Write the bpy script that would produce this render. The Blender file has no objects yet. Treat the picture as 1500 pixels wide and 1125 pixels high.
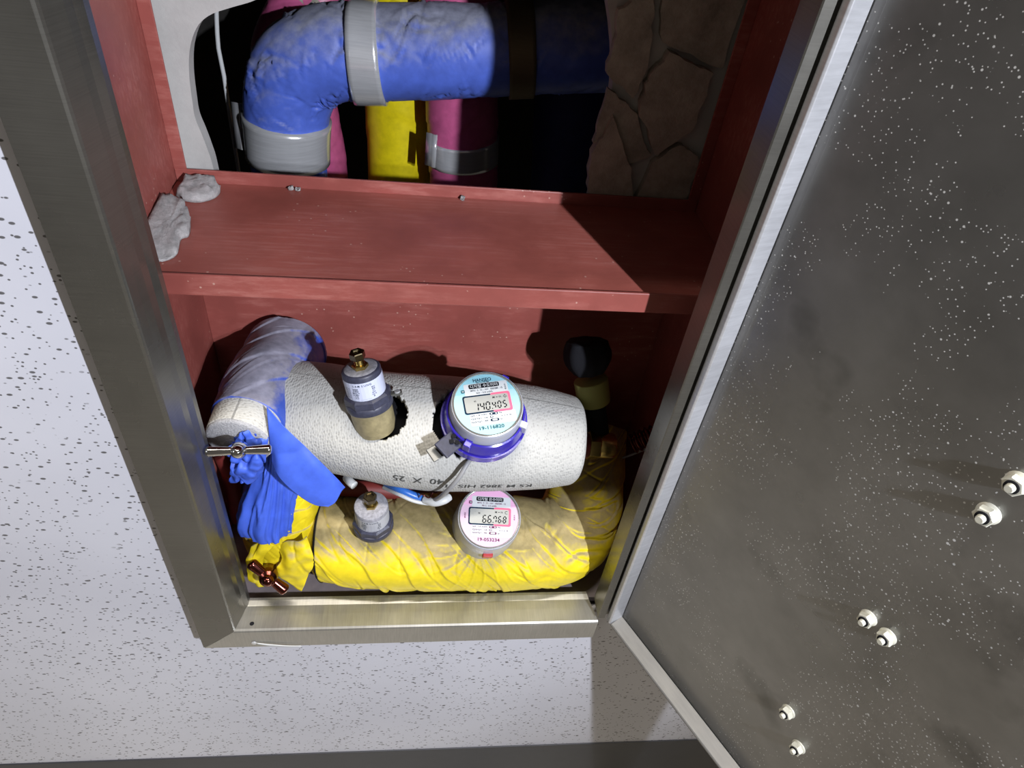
import bpy, math, random
import numpy as np
from mathutils import Vector, Matrix, noise

random.seed(7)
scene = bpy.context.scene
COL = scene.collection

# ------------------------------------------------------------------ camera
cam_d = bpy.data.cameras.new('camera')
cam_d.sensor_width = 36.0
cam_d.lens = 24.0
cam_d.clip_start = 0.01
cam = bpy.data.objects.new('camera', cam_d)
COL.objects.link(cam)
MC = [[0.9903654865751694, 0.02271694123976601, 0.13660213607933372],
      [-0.08703872993707326, -0.6651259255983204, 0.7416412627328112],
      [0.10770544318496171, -0.7463855864616401, -0.6567405072253762]]
cam.matrix_world = Matrix(((MC[0][0], -MC[0][1], -MC[0][2], 0.25747919545357106),
                           (MC[1][0], -MC[1][1], -MC[1][2], -0.4496188647592703),
                           (MC[2][0], -MC[2][1], -MC[2][2], 0.8513389062488878),
                           (0, 0, 0, 1)))
scene.camera = cam

# ------------------------------------------------------------------ light
world = bpy.data.worlds.new('world')
scene.world = world
world.use_nodes = True
wb = world.node_tree.nodes['Background']
wb.inputs[0].default_value = (0.27, 0.240, 0.20, 1)
wb.inputs[1].default_value = 0.42

def lamp(name, loc, target, power, angle, blend, radius, color):
    d = bpy.data.lights.new(name, 'SPOT')
    d.energy = power
    d.spot_size = math.radians(angle)
    d.spot_blend = blend
    d.shadow_soft_size = radius
    d.color = color
    o = bpy.data.objects.new(name, d)
    COL.objects.link(o)
    o.location = loc
    o.rotation_euler = (Vector(target) - Vector(loc)).to_track_quat('-Z', 'Y').to_euler()
    return o

lamp('work_light', (0.850, -1.05, 1.105), (0.12, 0.05, 0.30), 108.0, 74, 0.9, 0.012, (0.90, 0.94, 1.04))
lamp('work_light', (0.850, -1.05, 1.040), (0.12, 0.05, 0.30), 32.0, 74, 0.9, 0.010, (0.90, 0.94, 1.04))

fill_d = bpy.data.lights.new('overhead_fill', 'AREA')  # added unseen fill from above, lifts the wall shade but not the box
fill_d.shape = 'RECTANGLE'; fill_d.size = 1.2; fill_d.size_y = 0.07
fill_d.energy = 58; fill_d.color = (1.0, 0.93, 0.82)
fill_o = bpy.data.objects.new('overhead_fill', fill_d); COL.objects.link(fill_o)
fill_o.location = (0.50, -0.19, 2.3)

vs = scene.view_settings
scene.display_settings.display_device = 'sRGB'
vs.view_transform = 'Standard'
vs.look = 'None'
vs.exposure = 0.0
vs.gamma = 1.0
vs.use_curve_mapping = False

# ------------------------------------------------------------------ materials
def lin(c):
    return tuple(((v / 255) / 12.92 if v / 255 <= 0.04045 else ((v / 255 + 0.055) / 1.055) ** 2.4) * 0.78 for v in c) + (1.0,)

class NT:
    def __init__(self, name):
        self.m = bpy.data.materials.new(name)
        self.m.use_nodes = True
        self.t = self.m.node_tree
        self.b = self.t.nodes['Principled BSDF']
    def n(self, typ, **kw):
        nd = self.t.nodes.new(typ)
        for k, v in kw.items():
            setattr(nd, k, v)
        return nd
    def l(self, a, b):
        self.t.links.new(a, b)
    def coord(self, uv=False, scale=(1, 1, 1), rot=(0, 0, 0)):
        tc = self.n('ShaderNodeTexCoord')
        mp = self.n('ShaderNodeMapping')
        mp.inputs['Scale'].default_value = scale
        mp.inputs['Rotation'].default_value = rot
        self.l(tc.outputs['UV' if uv else 'Object'], mp.inputs[0])
        return mp.outputs[0]
    def noise(self, vec, scale, detail=4, rough=0.6):
        nd = self.n('ShaderNodeTexNoise')
        nd.inputs['Scale'].default_value = scale
        nd.inputs['Detail'].default_value = detail
        nd.inputs['Roughness'].default_value = rough
        self.l(vec, nd.inputs['Vector'])
        return nd.outputs['Fac']
    def ramp(self, fac, p0, p1, c0=(0, 0, 0, 1), c1=(1, 1, 1, 1)):
        r = self.n('ShaderNodeValToRGB')
        r.color_ramp.elements[0].position = p0
        r.color_ramp.elements[0].color = c0
        r.color_ramp.elements[1].position = p1
        r.color_ramp.elements[1].color = c1
        self.l(fac, r.inputs[0])
        return r.outputs[0]
    def math(self, op, a, b=None, clamp=False):
        m = self.n('ShaderNodeMath', operation=op)
        m.use_clamp = clamp
        for i, v in enumerate((a, b)):
            if v is None:
                continue
            if isinstance(v, (int, float)):
                m.inputs[i].default_value = v
            else:
                self.l(v, m.inputs[i])
        return m.outputs[0]
    def mix(self, fac, a, b):
        m = self.n('ShaderNodeMix', data_type='RGBA')
        if isinstance(fac, (int, float)):
            m.inputs[0].default_value = fac
        else:
            self.l(fac, m.inputs[0])
        for i, v in ((6, a), (7, b)):
            if isinstance(v, tuple):
                m.inputs[i].default_value = v
            else:
                self.l(v, m.inputs[i])
        return m.outputs[2]
    def bump(self, h, strength, dist=0.001):
        b = self.n('ShaderNodeBump')
        b.inputs['Strength'].default_value = strength
        b.inputs['Distance'].default_value = dist
        self.l(h, b.inputs['Height'])
        self.l(b.outputs[0], self.b.inputs['Normal'])
    def set(self, color=None, rough=0.5, metal=0.0, spec=0.5):
        if color is not None:
            if isinstance(color, tuple):
                self.b.inputs['Base Color'].default_value = color
            else:
                self.l(color, self.b.inputs['Base Color'])
        if isinstance(rough, float):
            self.b.inputs['Roughness'].default_value = rough
        else:
            self.l(rough, self.b.inputs['Roughness'])
        self.b.inputs['Metallic'].default_value = metal
        self.b.inputs['Specular IOR Level'].default_value = spec
    def upness(self):
        g = self.n('ShaderNodeNewGeometry')
        s = self.n('ShaderNodeSeparateXYZ')
        self.l(g.outputs['Normal'], s.inputs[0])
        return s.outputs[2]

def plain(name, c, rough=0.5, metal=0.0, spec=0.5, var=0.0, scale=60, bump=0.0):
    k = NT(name)
    base = lin(c)
    if var > 0 or bump > 0:
        v = k.coord()
        f = k.noise(v, scale, 5)
        dark = tuple(x * (1 - var) for x in base[:3]) + (1,)
        lite = tuple(min(1, x * (1 + var)) for x in base[:3]) + (1,)
        k.set(k.ramp(f, 0.3, 0.7, dark, lite), rough, metal, spec)
        if bump > 0:
            k.bump(f, bump)
    else:
        k.set(base, rough, metal, spec)
    return k.m

def m_red(name, c, streak=True):
    k = NT(name)
    v = k.coord()
    vs_ = k.coord(scale=(2.2, 30, 12), rot=(0, 0, 0.06))
    f1 = k.noise(v, 9, 5)
    f2 = k.noise(vs_, 9, 6, 0.7)
    base = lin(c)
    a = k.ramp(f1, 0.3, 0.72, tuple(x * 0.74 for x in base[:3]) + (1,), tuple(x * 1.12 for x in base[:3]) + (1,))
    col = a
    if streak:
        s = k.ramp(f2, 0.47, 0.66)
        s2 = k.math('MULTIPLY', s, k.ramp(f1, 0.40, 0.6))
        col = k.mix(k.math('MULTIPLY', s2, 0.7), a, lin((188, 122, 112)))
    # dust crumbs
    sp = k.n('ShaderNodeTexVoronoi')
    sp.inputs['Scale'].default_value = 130
    k.l(v, sp.inputs['Vector'])
    d = k.ramp(sp.outputs['Distance'], 0.10, 0.16, (1, 1, 1, 1), (0, 0, 0, 1))
    pick = k.math('GREATER_THAN', k.noise(v, 14, 2), 0.60)
    d = k.math('MULTIPLY', d, pick)
    col = k.mix(k.math('MULTIPLY', d, 0.75), col, lin((205, 165, 150)))
    k.set(col, 0.42, 0.0, 0.4)
    k.bump(f2, 0.25, 0.0006)
    return k.m

def m_tape(name, c, dust, lo, hi, amount=0.9, rough=0.38, mott=0.12):
    """vinyl tape wrap, its upward faces under settled dust"""
    k = NT(name)
    v = k.coord()
    f = k.noise(v, 16, 6, 0.65)
    g = k.noise(v, 70, 4, 0.6)
    up = k.upness()
    q = k.math('ADD', up, k.math('MULTIPLY', k.math('SUBTRACT', f, 0.5), 1.3))
    q = k.math('ADD', q, k.math('MULTIPLY', k.math('SUBTRACT', g, 0.5), 0.5))
    fac = k.math('MULTIPLY', k.ramp(q, lo, hi), amount)
    base = lin(c)
    bc = k.ramp(g, 0.3, 0.7, tuple(x * (1 - mott) for x in base[:3]) + (1,), tuple(min(1, x * (1 + mott)) for x in base[:3]) + (1,))
    dc = lin(dust)
    dd = k.ramp(g, 0.32, 0.68, tuple(x * 0.72 for x in dc[:3]) + (1,), tuple(min(1, x * 1.18) for x in dc[:3]) + (1,))
    k.set(k.mix(fac, bc, dd), k.ramp(fac, 0, 1, (rough,) * 3 + (1,), (0.85,) * 3 + (1,)), 0.0, 0.4)
    k.bump(g, 0.12, 0.0006)
    return k.m

def m_steel(name, c, rough=0.3, speck=False, stain=0.0, axis=(3, 3, 160), metal=0.8):
    k = NT(name)
    v = k.coord()
    br = k.noise(k.coord(scale=axis), 6, 5, 0.6)
    f = k.noise(v, 5, 5)
    base = lin(c)
    col = k.ramp(k.math('ADD', k.math('MULTIPLY', br, 0.35), k.math('MULTIPLY', f, 0.65)), 0.35, 0.68,
                 tuple(x * 0.75 for x in base[:3]) + (1,), tuple(min(1, x * 1.15) for x in base[:3]) + (1,))
    rr = k.ramp(f, 0.3, 0.7, (rough * 0.8,) * 3 + (1,), (min(1, rough * 1.3),) * 3 + (1,))
    if speck:
        # dried splashes of dirt and lime
        tot = None
        for sc, th, rad in ((200, 0.52, 0.19), (380, 0.47, 0.24), (100, 0.60, 0.13)):
            sp = k.n('ShaderNodeTexVoronoi')
            sp.inputs['Scale'].default_value = sc
            k.l(v, sp.inputs['Vector'])
            d = k.ramp(sp.outputs['Distance'], rad * 0.6, rad, (1, 1, 1, 1), (0, 0, 0, 1))
            pk = k.n('ShaderNodeSeparateColor')
            k.l(sp.outputs['Color'], pk.inputs[0])
            one = k.math('MULTIPLY', d, k.math('GREATER_THAN', pk.outputs[0], 0.55))
            one = k.math('MULTIPLY', one, k.math('GREATER_THAN', k.noise(v, 7, 3), th))
            tot = one if tot is None else k.math('MAXIMUM', tot, one)
        col = k.mix(k.math('MULTIPLY', tot, 0.8), col, lin((215, 215, 212)))
        smear = k.ramp(k.noise(k.coord(scale=(1, 1, 0.6)), 11, 4, 0.5), 0.60, 0.74)
        col = k.mix(k.math('MULTIPLY', smear, 0.45), col, lin((52, 50, 46)))
        k.set(col, rr, 0.85, 0.5)
        k.t.links.new(k.math('SUBTRACT', 0.85, k.math('MULTIPLY', tot, 0.8)), k.b.inputs['Metallic'])
    else:
        k.set(col, rr, metal, 0.5)
    k.b.inputs['Anisotropic'].default_value = 0.0
    k.bump(br, 0.06, 0.0004)
    return k.m

def m_wall(name):
    k = NT(name)
    col = lin((205, 203, 208))
    warp = k.noise(k.coord(), 22, 2)
    base = k.ramp(k.noise(k.coord(), 2.4, 3), 0.3, 0.7, lin((211, 211, 220)), lin((228, 228, 236)))
    tot = None
    for (sc, rot, sx, th, rad) in ((150, 0.7, 0.55, 0.70, 0.23), (160, -0.6, 0.55, 0.72, 0.22), (240, 1.2, 0.8, 0.66, 0.27), (105, 0.4, 0.48, 0.84, 0.18), (125, -1.2, 0.55, 0.84, 0.21)):
        sp = k.n('ShaderNodeTexVoronoi')
        sp.inputs['Scale'].default_value = sc
        sp.inputs['Randomness'].default_value = 1.0
        k.l(k.coord(scale=(sx, 1, 1), rot=(0, rot, 0)), sp.inputs['Vector'])
        d = k.ramp(sp.outputs['Distance'], rad * 0.75, rad, (1, 1, 1, 1), (0, 0, 0, 1))
        pk = k.n('ShaderNodeSeparateColor')
        k.l(sp.outputs['Color'], pk.inputs[0])
        one = k.math('MULTIPLY', d, k.math('GREATER_THAN', pk.outputs[0], th))
        tot = one if tot is None else k.math('MAXIMUM', tot, one)
    tot = k.math('MULTIPLY', tot, k.ramp(warp, 0.30, 0.42))
    k.set(k.mix(k.math('MULTIPLY', tot, 0.92), base, lin((84, 82, 82))), 0.45, 0.0, 0.4)
    return k.m

def m_concrete(name, c, scale=14, bump=0.6, contrast=0.35):
    k = NT(name)
    v = k.coord()
    f = k.noise(v, scale, 8, 0.7)
    g = k.noise(v, scale * 8, 4, 0.7)
    base = lin(c)
    a = k.ramp(f, 0.32, 0.68, tuple(x * (1 - contrast) for x in base[:3]) + (1,), tuple(min(1, x * (1 + contrast * 0.6)) for x in base[:3]) + (1,))
    k.set(a, 0.9, 0.0, 0.2)
    k.bump(g, bump, 0.0025 if scale > 100 else 0.001)
    return k.m

def m_knit(name, c):
    """woven skin of the foam sleeve: rows of tiny dimples along the tube"""
    k = NT(name)
    uv = k.coord(uv=True, rot=(0, 0, 0.35))
    w1 = k.n('ShaderNodeTexVoronoi')
    w1.inputs['Scale'].default_value = 400
    w1.inputs['Randomness'].default_value = 0.6
    mp = k.coord(uv=True, scale=(1.0, 0.62, 1), rot=(0, 0, 0.3))
    k.l(mp, w1.inputs['Vector'])
    h = w1.outputs['Distance']
    f = k.noise(k.coord(), 10, 5)
    base = lin(c)
    a = k.ramp(f, 0.3, 0.7, tuple(x * 0.93 for x in base[:3]) + (1,), tuple(min(1, x * 1.04) for x in base[:3]) + (1,))
    col = k.mix(k.ramp(h, 0.12, 0.42, (0.62, 0.62, 0.62, 1), (0, 0, 0, 1)), a, tuple(x * 0.6 for x in base[:3]) + (1,))  # shade of the dimples painted into the colour
    k.set(col, 0.75, 0.0, 0.25)
    k.bump(h, 0.8, 0.0010)
    return k.m

RED = m_red('red_oxide_paint', (158, 84, 76))
RED_SHELF = m_red('red_oxide_paint_lifted', (170, 93, 82))  # same red paint, dusty, lightened to offset the grazing light
YEL = m_tape('yellow_tape', (240, 216, 34), (162, 146, 106), 0.38, 0.78, 0.95, rough=0.45)
YELV = m_tape('yellow_foam', (232, 212, 24), (190, 175, 90), 0.9, 1.2, 0.3)
BLUE = m_tape('blue_tape', (84, 110, 208), (150, 152, 164), 0.1, 0.85, 0.92, rough=0.45)
BLUEC = m_tape('blue_tape_clean', (66, 100, 214), (130, 145, 205), 0.9, 1.4, 0.3, rough=0.55)
GREYBLUE = m_tape('dusty_blue_tape', (62, 90, 190), (160, 157, 168), 0.35, 0.7, 0.93, mott=0.1)
PINK = m_tape('pink_tape', (208, 98, 146), (150, 120, 130), 0.9, 1.2, 0.4)
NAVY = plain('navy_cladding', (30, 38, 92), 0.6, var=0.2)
WALL = m_wall('speckled_wall_sheet')
CONC = m_concrete('grey_concrete', (186, 184, 180), 6, 0.7, 0.22)
STONE = m_concrete('rough_mortar', (172, 166, 154), 22, 1.0, 0.45)
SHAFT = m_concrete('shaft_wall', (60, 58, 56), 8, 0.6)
STEEL = m_steel('brushed_steel_frame', (126, 124, 118), 0.28, axis=(3, 3, 160))
SILLS = m_steel('brushed_steel_sill', (196, 194, 188), 0.36, axis=(90, 6, 6))
DOORS = m_steel('door_sheet', (150, 149, 147), 0.30, speck=True, axis=(3, 3, 60))
DOORR = m_steel('door_rim', (132, 130, 126), 0.5, axis=(6, 6, 40), metal=0.25)
DOORLIT = m_steel('door_rim_lit', (225, 226, 230), 0.34, axis=(6, 60, 6), metal=0.6)  # same rim steel, torch light painted in as a lighter tone
BAND = m_steel('band_steel', (235, 236, 238), 0.18, axis=(4, 4, 90), metal=0.5)
BANDD = m_steel('brown_band', (120, 108, 84), 0.6)  # browner and darker than the other bands
CHROME = plain('chrome', (225, 225, 228), 0.08, 1.0)
COPPER = plain('rusty_chrome', (120, 66, 58), 0.16, 1.0, var=0.45, scale=60)
BRASS = plain('brass', (205, 180, 110), 0.25, 1.0, var=0.15, scale=90)
KNIT = m_knit('knit_foam', (194, 193, 188))
FOAMEND = plain('foam_cut', (168, 168, 172), 0.9, var=0.3, scale=500, bump=0.8)
LUMP = m_concrete('lump_mortar', (216, 212, 210), 130, 1.0, 0.35)
BLACK = plain('black_rubber', (28, 28, 32), 0.85, 0.0, 0.15)
BASEB = plain('baseboard_black', (50, 51, 58), 0.5, var=0.1, scale=40)
FLOORM = plain('floor_pale', (214, 208, 196), 0.5, var=0.12, scale=20)  # unseen floor, made pale to bounce light up the lower wall
DKGREY = plain('charcoal_plastic', (58, 60, 78), 0.45, var=0.25, scale=300)
BRONZE = plain('cast_bronze', (172, 160, 122), 0.5, 0.35, var=0.2, scale=150, bump=0.3)
BOXFLOOR = plain('grey_red_floor', (128, 118, 120), 0.6, var=0.15, scale=50)
WHITE = plain('white_plastic', (226, 228, 232), 0.35)
CAPW = plain('milky_plastic', (184, 187, 200), 0.3)
RIM = plain('silver_rim', (205, 205, 200), 0.2, 0.8)
INDIGO = NT('indigo_plastic')
INDIGO.set(lin((70, 55, 205)), 0.2, 0.0, 0.6)
INDIGO.b.inputs['Transmission Weight'].default_value = 0.35
INDIGO = INDIGO.m
CYAN = plain('cyan_print', (140, 196, 212), 0.5)
PALECY = plain('pale_cyan_print', (160, 204, 212), 0.5)
PKP = plain('pink_print', (224, 170, 208), 0.5)
PALEPK = plain('pale_pink_print', (212, 180, 204), 0.5)
PAPER = plain('white_print', (200, 205, 209), 0.5)
LCD = plain('lcd_grey', (166, 168, 164), 0.18)
INK = plain('black_ink', (22, 24, 30), 0.8, 0.0, 0.05)
INKN = plain('navy_ink', (24, 44, 66), 0.8, 0.0, 0.05)
INKR = plain('rose_ink', (232, 110, 140), 0.8, 0.0, 0.05)
INKT = plain('teal_ink', (30, 92, 104), 0.8, 0.0, 0.05)
INKG = plain('grey_ink', (84, 96, 106), 0.8, 0.0, 0.05)
INKV = plain('mauve_ink', (112, 56, 92), 0.8, 0.0, 0.05)
LABELM = plain('sticker', (206, 212, 236), 0.4)
LABELD = plain('dusty_sticker', (186, 188, 196), 0.5, var=0.08)
CABLE = plain('grey_cable', (150, 150, 152), 0.5)
CABLEW = plain('white_cable', (212, 214, 214), 0.4)
CABLEB = plain('blue_cable', (52, 112, 200), 0.35)
REDPIPE = plain('red_primer', (120, 44, 40), 0.55, var=0.2)
OLIVE = plain('yellow_foam_shaded', (150, 150, 78), 0.8)  # yellow foam, its shadow darkening put into the colour
NUTM = plain('pale_zinc', (222, 220, 204), 0.35, 0.25)
CLEAR = plain('smoked_clip', (88, 88, 84), 0.3)

# ------------------------------------------------------------------ helpers
def link(o, parent=None):
    COL.objects.link(o)
    if parent is not None:
        o.parent = parent
    return o

def mesh(name, verts, faces, mat, parent=None, smooth=False, uv=None, mats=None, midx=None):
    me = bpy.data.meshes.new(name)
    me.from_pydata([tuple(v) for v in verts], [], faces)
    for m_ in (mats or [mat]):
        me.materials.append(m_)
    if midx:
        me.polygons.foreach_set('material_index', midx)
    if smooth:
        me.polygons.foreach_set('use_smooth', [True] * len(me.polygons))
    if uv is not None:
        ul = me.uv_layers.new(name='UVMap')
        idx = np.zeros(len(me.loops), dtype=np.int32)
        me.loops.foreach_get('vertex_index', idx)
        ul.data.foreach_set('uv', np.array(uv, dtype=np.float32)[idx].ravel())
    me.update()
    return link(bpy.data.objects.new(name, me), parent)

def label(o, text, cat, group=None, kind=None):
    if text: o['label'] = text
    if cat: o['category'] = cat
    if group: o['group'] = group
    if kind: o['kind'] = kind
    return o

def struct(o):
    o['kind'] = 'structure'
    return o

def empty(name, loc=(0, 0, 0), mat=None):
    o = bpy.data.objects.new(name, None)
    o.empty_display_size = 0.01
    COL.objects.link(o)
    if mat is not None: o.matrix_world = mat
    else: o.location = loc
    return o

class MB:
    def __init__(self): self.v = []; self.f = []
    def add(self, vs_, fs):
        k = len(self.v); self.v += [tuple(p) for p in vs_]; self.f += [tuple(i + k for i in q) for q in fs]
        return self
    def box(self, a, b):
        x0, y0, z0 = a; x1, y1, z1 = b
        return self.add([(x0, y0, z0), (x1, y0, z0), (x1, y1, z0), (x0, y1, z0), (x0, y0, z1), (x1, y0, z1), (x1, y1, z1), (x0, y1, z1)],
                        [(0, 3, 2, 1), (4, 5, 6, 7), (0, 1, 5, 4), (1, 2, 6, 5), (2, 3, 7, 6), (3, 0, 4, 7)])
    def prism(self, poly, axis, a, b):
        """extrude a 2D polygon along an axis: 'x' (poly = y,z), 'y' (x,z), 'z' (x,y)"""
        n = len(poly)
        def P(p, t):
            return {'x': (t, p[0], p[1]), 'y': (p[0], t, p[1]), 'z': (p[0], p[1], t)}[axis]
        vs_ = [P(p, a) for p in poly] + [P(p, b) for p in poly]
        fs = [tuple(range(n)), tuple(range(2 * n - 1, n - 1, -1))] + [(i, i + n, (i + 1) % n + n, (i + 1) % n) for i in range(n)]
        return self.add(vs_, fs)
    def build(self, name, mat, parent=None, smooth=False, bevel=0.0):
        o = mesh(name, self.v, self.f, mat, parent, smooth)
        fixn(o.data)
        if bevel > 0:
            m = o.modifiers.new('bevel', 'BEVEL'); m.width = bevel; m.segments = 2; m.limit_method = 'ANGLE'
        return o

import bmesh
def fixn(me):
    bm = bmesh.new(); bm.from_mesh(me)
    bmesh.ops.recalc_face_normals(bm, faces=bm.faces)
    bm.to_mesh(me); bm.free()

def lathe(name, prof, mat, parent=None, seg=48, smooth=True, z0=0.0, edge=True, rot=0.0, caps=True):
    vs_, fs = [], []
    n = len(prof)
    for i in range(seg):
        a = 2 * math.pi * i / seg + rot
        for r, z in prof:
            vs_.append((r * math.cos(a), r * math.sin(a), z + z0))
    for i in range(seg):
        j = (i + 1) % seg
        for k in range(n - 1):
            fs.append((i * n + k, j * n + k, j * n + k + 1, i * n + k + 1))
    if caps and prof[0][0] > 1e-6: fs.append(tuple(i * n for i in range(seg))[::-1])
    if caps and prof[-1][0] > 1e-6: fs.append(tuple(i * n + n - 1 for i in range(seg)))
    o = mesh(name, vs_, fs, mat, parent, smooth)
    bm = bmesh.new(); bm.from_mesh(o.data)
    bmesh.ops.remove_doubles(bm, verts=bm.verts, dist=1e-6)
    bmesh.ops.recalc_face_normals(bm, faces=bm.faces)
    if smooth:
        for e in bm.edges:
            if len(e.link_faces) == 2 and e.calc_face_angle(0) > 0.55: e.smooth = False
    bm.to_mesh(o.data); bm.free()
    return o

def catmull(P, n):
    P = np.array(P, float)
    P = np.vstack([2 * P[0] - P[1], P, 2 * P[-1] - P[-2]])
    out = []
    segs = len(P) - 3
    for t in np.linspace(0, segs, n):
        i = min(int(t), segs - 1); u = t - i
        p0, p1, p2, p3 = P[i], P[i + 1], P[i + 2], P[i + 3]
        out.append(0.5 * ((2 * p1) + (-p0 + p2) * u + (2 * p0 - 5 * p1 + 4 * p2 - p3) * u * u + (-p0 + 3 * p1 - 3 * p2 + p3) * u ** 3))
    return np.array(out)

class Path:
    """smoothed centre line with radius, and a frame carried along it"""
    def __init__(self, pts, rad, n=200, ref=(0, 0, 1)):
        q = catmull([tuple(p) + (r,) for p, r in zip(pts, rad)], n)
        self.c = q[:, :3]; self.r = q[:, 3]
        d = np.gradient(self.c, axis=0); self.t = d / np.linalg.norm(d, axis=1)[:, None]
        u = np.array(ref, float); us = []
        for t in self.t:
            u = u - t * (u @ t); u /= np.linalg.norm(u); us.append(u.copy())
        self.u = np.array(us); self.w = np.cross(self.t, self.u)
        self.s = np.concatenate([[0], np.cumsum(np.linalg.norm(np.diff(self.c, axis=0), axis=1))])
        self.n = n
    def at(self, s):
        f = lambda a: np.array([np.interp(s, self.s, a[:, i]) for i in range(3)])
        return f(self.c), f(self.t), f(self.u), f(self.w), float(np.interp(s, self.s, self.r))

def tube(name, path, mat, parent=None, seg=64, disp=None, hole=None, s0=None, s1=None, n=None, dr=0.0, caps=True, closed_round=0.0, mats=None):
    s0 = 0 if s0 is None else s0; s1 = path.s[-1] if s1 is None else s1
    n = n or path.n
    vs_, uv, fs = [], [], []
    ss = np.linspace(s0, s1, n)
    for i, s in enumerate(ss):
        c, t, u, w, r = path.at(s)
        r += dr
        if closed_round > 0:
            e = min(s - s0, s1 - s)
            if e < closed_round:
                r -= closed_round * (1 - math.sqrt(max(0, 1 - (1 - e / closed_round) ** 2))) * 0.8
        for j in range(seg):
            th = 2 * math.pi * j / seg
            rr = r + (disp(s, th, r) if disp else 0)
            p = c + rr * (math.cos(th) * u + math.sin(th) * w)
            vs_.append(p); uv.append((s, th * r))
    for i in range(n - 1):
        for j in range(seg):
            if hole and hole((ss[i] + ss[i + 1]) / 2, 2 * math.pi * (j + 0.5) / seg): continue
            fs.append((i * seg + j, i * seg + (j + 1) % seg, (i + 1) * seg + (j + 1) % seg, (i + 1) * seg + j))
    if caps:
        fs.append(tuple(range(seg))[::-1]); fs.append(tuple((n - 1) * seg + j for j in range(seg)))
    return mesh(name, vs_, fs, mat, parent, True, uv)

def cable(name, pts, r, mat, parent=None, seg=10, n=60):
    return tube(name, Path(pts, [r] * len(pts), n), mat, parent, seg)

def nz(x, y, z, seed=0):
    return noise.noise(Vector((x + seed * 7.3, y - seed * 3.1, z + seed * 1.7)))

def wraps(seed, pitch=0.03, lean=0.6, amp=0.0016, fold=0.0022, R=0.06):
    """overlapping tape: helical steps, long thin creases slanting round the pipe, soft bulges"""
    def f(s, th, r):
        ct, st = math.cos(th), math.sin(th)
        v = (s + lean * R * math.sin(th + seed * 1.3) + 0.012 * nz(s * 14, ct * 1.2, st * 1.2, seed)) / pitch
        fr = v - math.floor(v)
        d = amp * (1 - fr) * (1 if fr > 0.05 else fr / 0.05)
        # creases: level lines of a stretched noise, long round the pipe, narrow along it
        k = nz((s + 0.9 * R * math.sin(th + seed)) * 42, ct * 0.7, st * 0.7, seed + 2)
        m = max(0.0, nz(s * 14, ct * 1.5, st * 1.5, seed + 4) + 0.25)
        d -= fold * 0.8 * m * max(0, 1 - abs(k) * 14)
        d += fold * 0.6 * m * max(0, 1 - abs(k - 0.09) * 12)
        k2 = nz((s - 0.7 * R * math.sin(th - seed)) * 30, ct * 0.8, st * 0.8, seed + 6)
        d -= fold * 0.7 * m * max(0, 1 - abs(k2) * 16)
        d += fold * 0.9 * nz(s * 8, ct, st, seed + 9)
        return d
    return f

def sheet(name, rows, mat, parent=None, nu=40, nv=40, amp=0.002, freq=45, thick=0.0012, seed=0, crease=0.0, ragged=0.0):
    R = [catmull(r, nu) for r in rows]
    R = np.array(R)
    G = np.array([catmull(R[:, i], nv) for i in range(nu)]).transpose(1, 0, 2)
    du = np.gradient(G, axis=1); dv = np.gradient(G, axis=0)
    N = np.cross(du, dv); N /= (np.linalg.norm(N, axis=2)[..., None] + 1e-12)
    vs_ = []
    for a in range(nv):
        for b in range(nu):
            p = G[a, b]
            k = nz(p[0] * freq, p[1] * freq, p[2] * freq, seed) * amp
            if crease:
                c_ = nz(p[0] * freq * 0.6 + 4, p[1] * freq * 0.6, p[2] * freq * 0.25, seed + 3)
                k += crease * (1 - min(1, abs(c_) * 5)) ** 1.5
            q = p + N[a, b] * k
            if ragged and (a in (0, nv - 1) or b in (0, nu - 1)):
                q = q + np.array([nz(b * .9, a * .9, 0, seed), 0, nz(b * .9, a * .9, 5, seed)]) * ragged
            vs_.append(q)
    fs = [(a * nu + b, a * nu + b + 1, (a + 1) * nu + b + 1, (a + 1) * nu + b) for a in range(nv - 1) for b in range(nu - 1)]
    o = mesh(name, vs_, fs, mat, parent, True)
    m = o.modifiers.new('thickness', 'SOLIDIFY'); m.thickness = thick; m.offset = 0
    return o

_font = {}
def text_geo(s, size):
    key = s
    if key not in _font:
        cu = bpy.data.curves.new('lettering', 'FONT'); cu.body = s; cu.size = 1.0
        cu.align_x = 'CENTER'; cu.align_y = 'CENTER'; cu.resolution_u = 3; cu.offset = 0.008
        o = bpy.data.objects.new('lettering', cu); COL.objects.link(o)
        bpy.context.view_layer.update()
        me = bpy.data.meshes.new_from_object(o.evaluated_get(bpy.context.evaluated_depsgraph_get()))
        vs_ = np.array([v.co[:2] for v in me.vertices]).reshape(-1, 2); fs = [tuple(p.vertices) for p in me.polygons]
        bpy.data.objects.remove(o); bpy.data.meshes.remove(me)
        if len(vs_):
            vs_ = vs_ - (vs_.max(0) + vs_.min(0)) / 2
        _font[key] = (vs_, fs)
    vs_, fs = _font[key]
    return vs_ * size, fs

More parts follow.
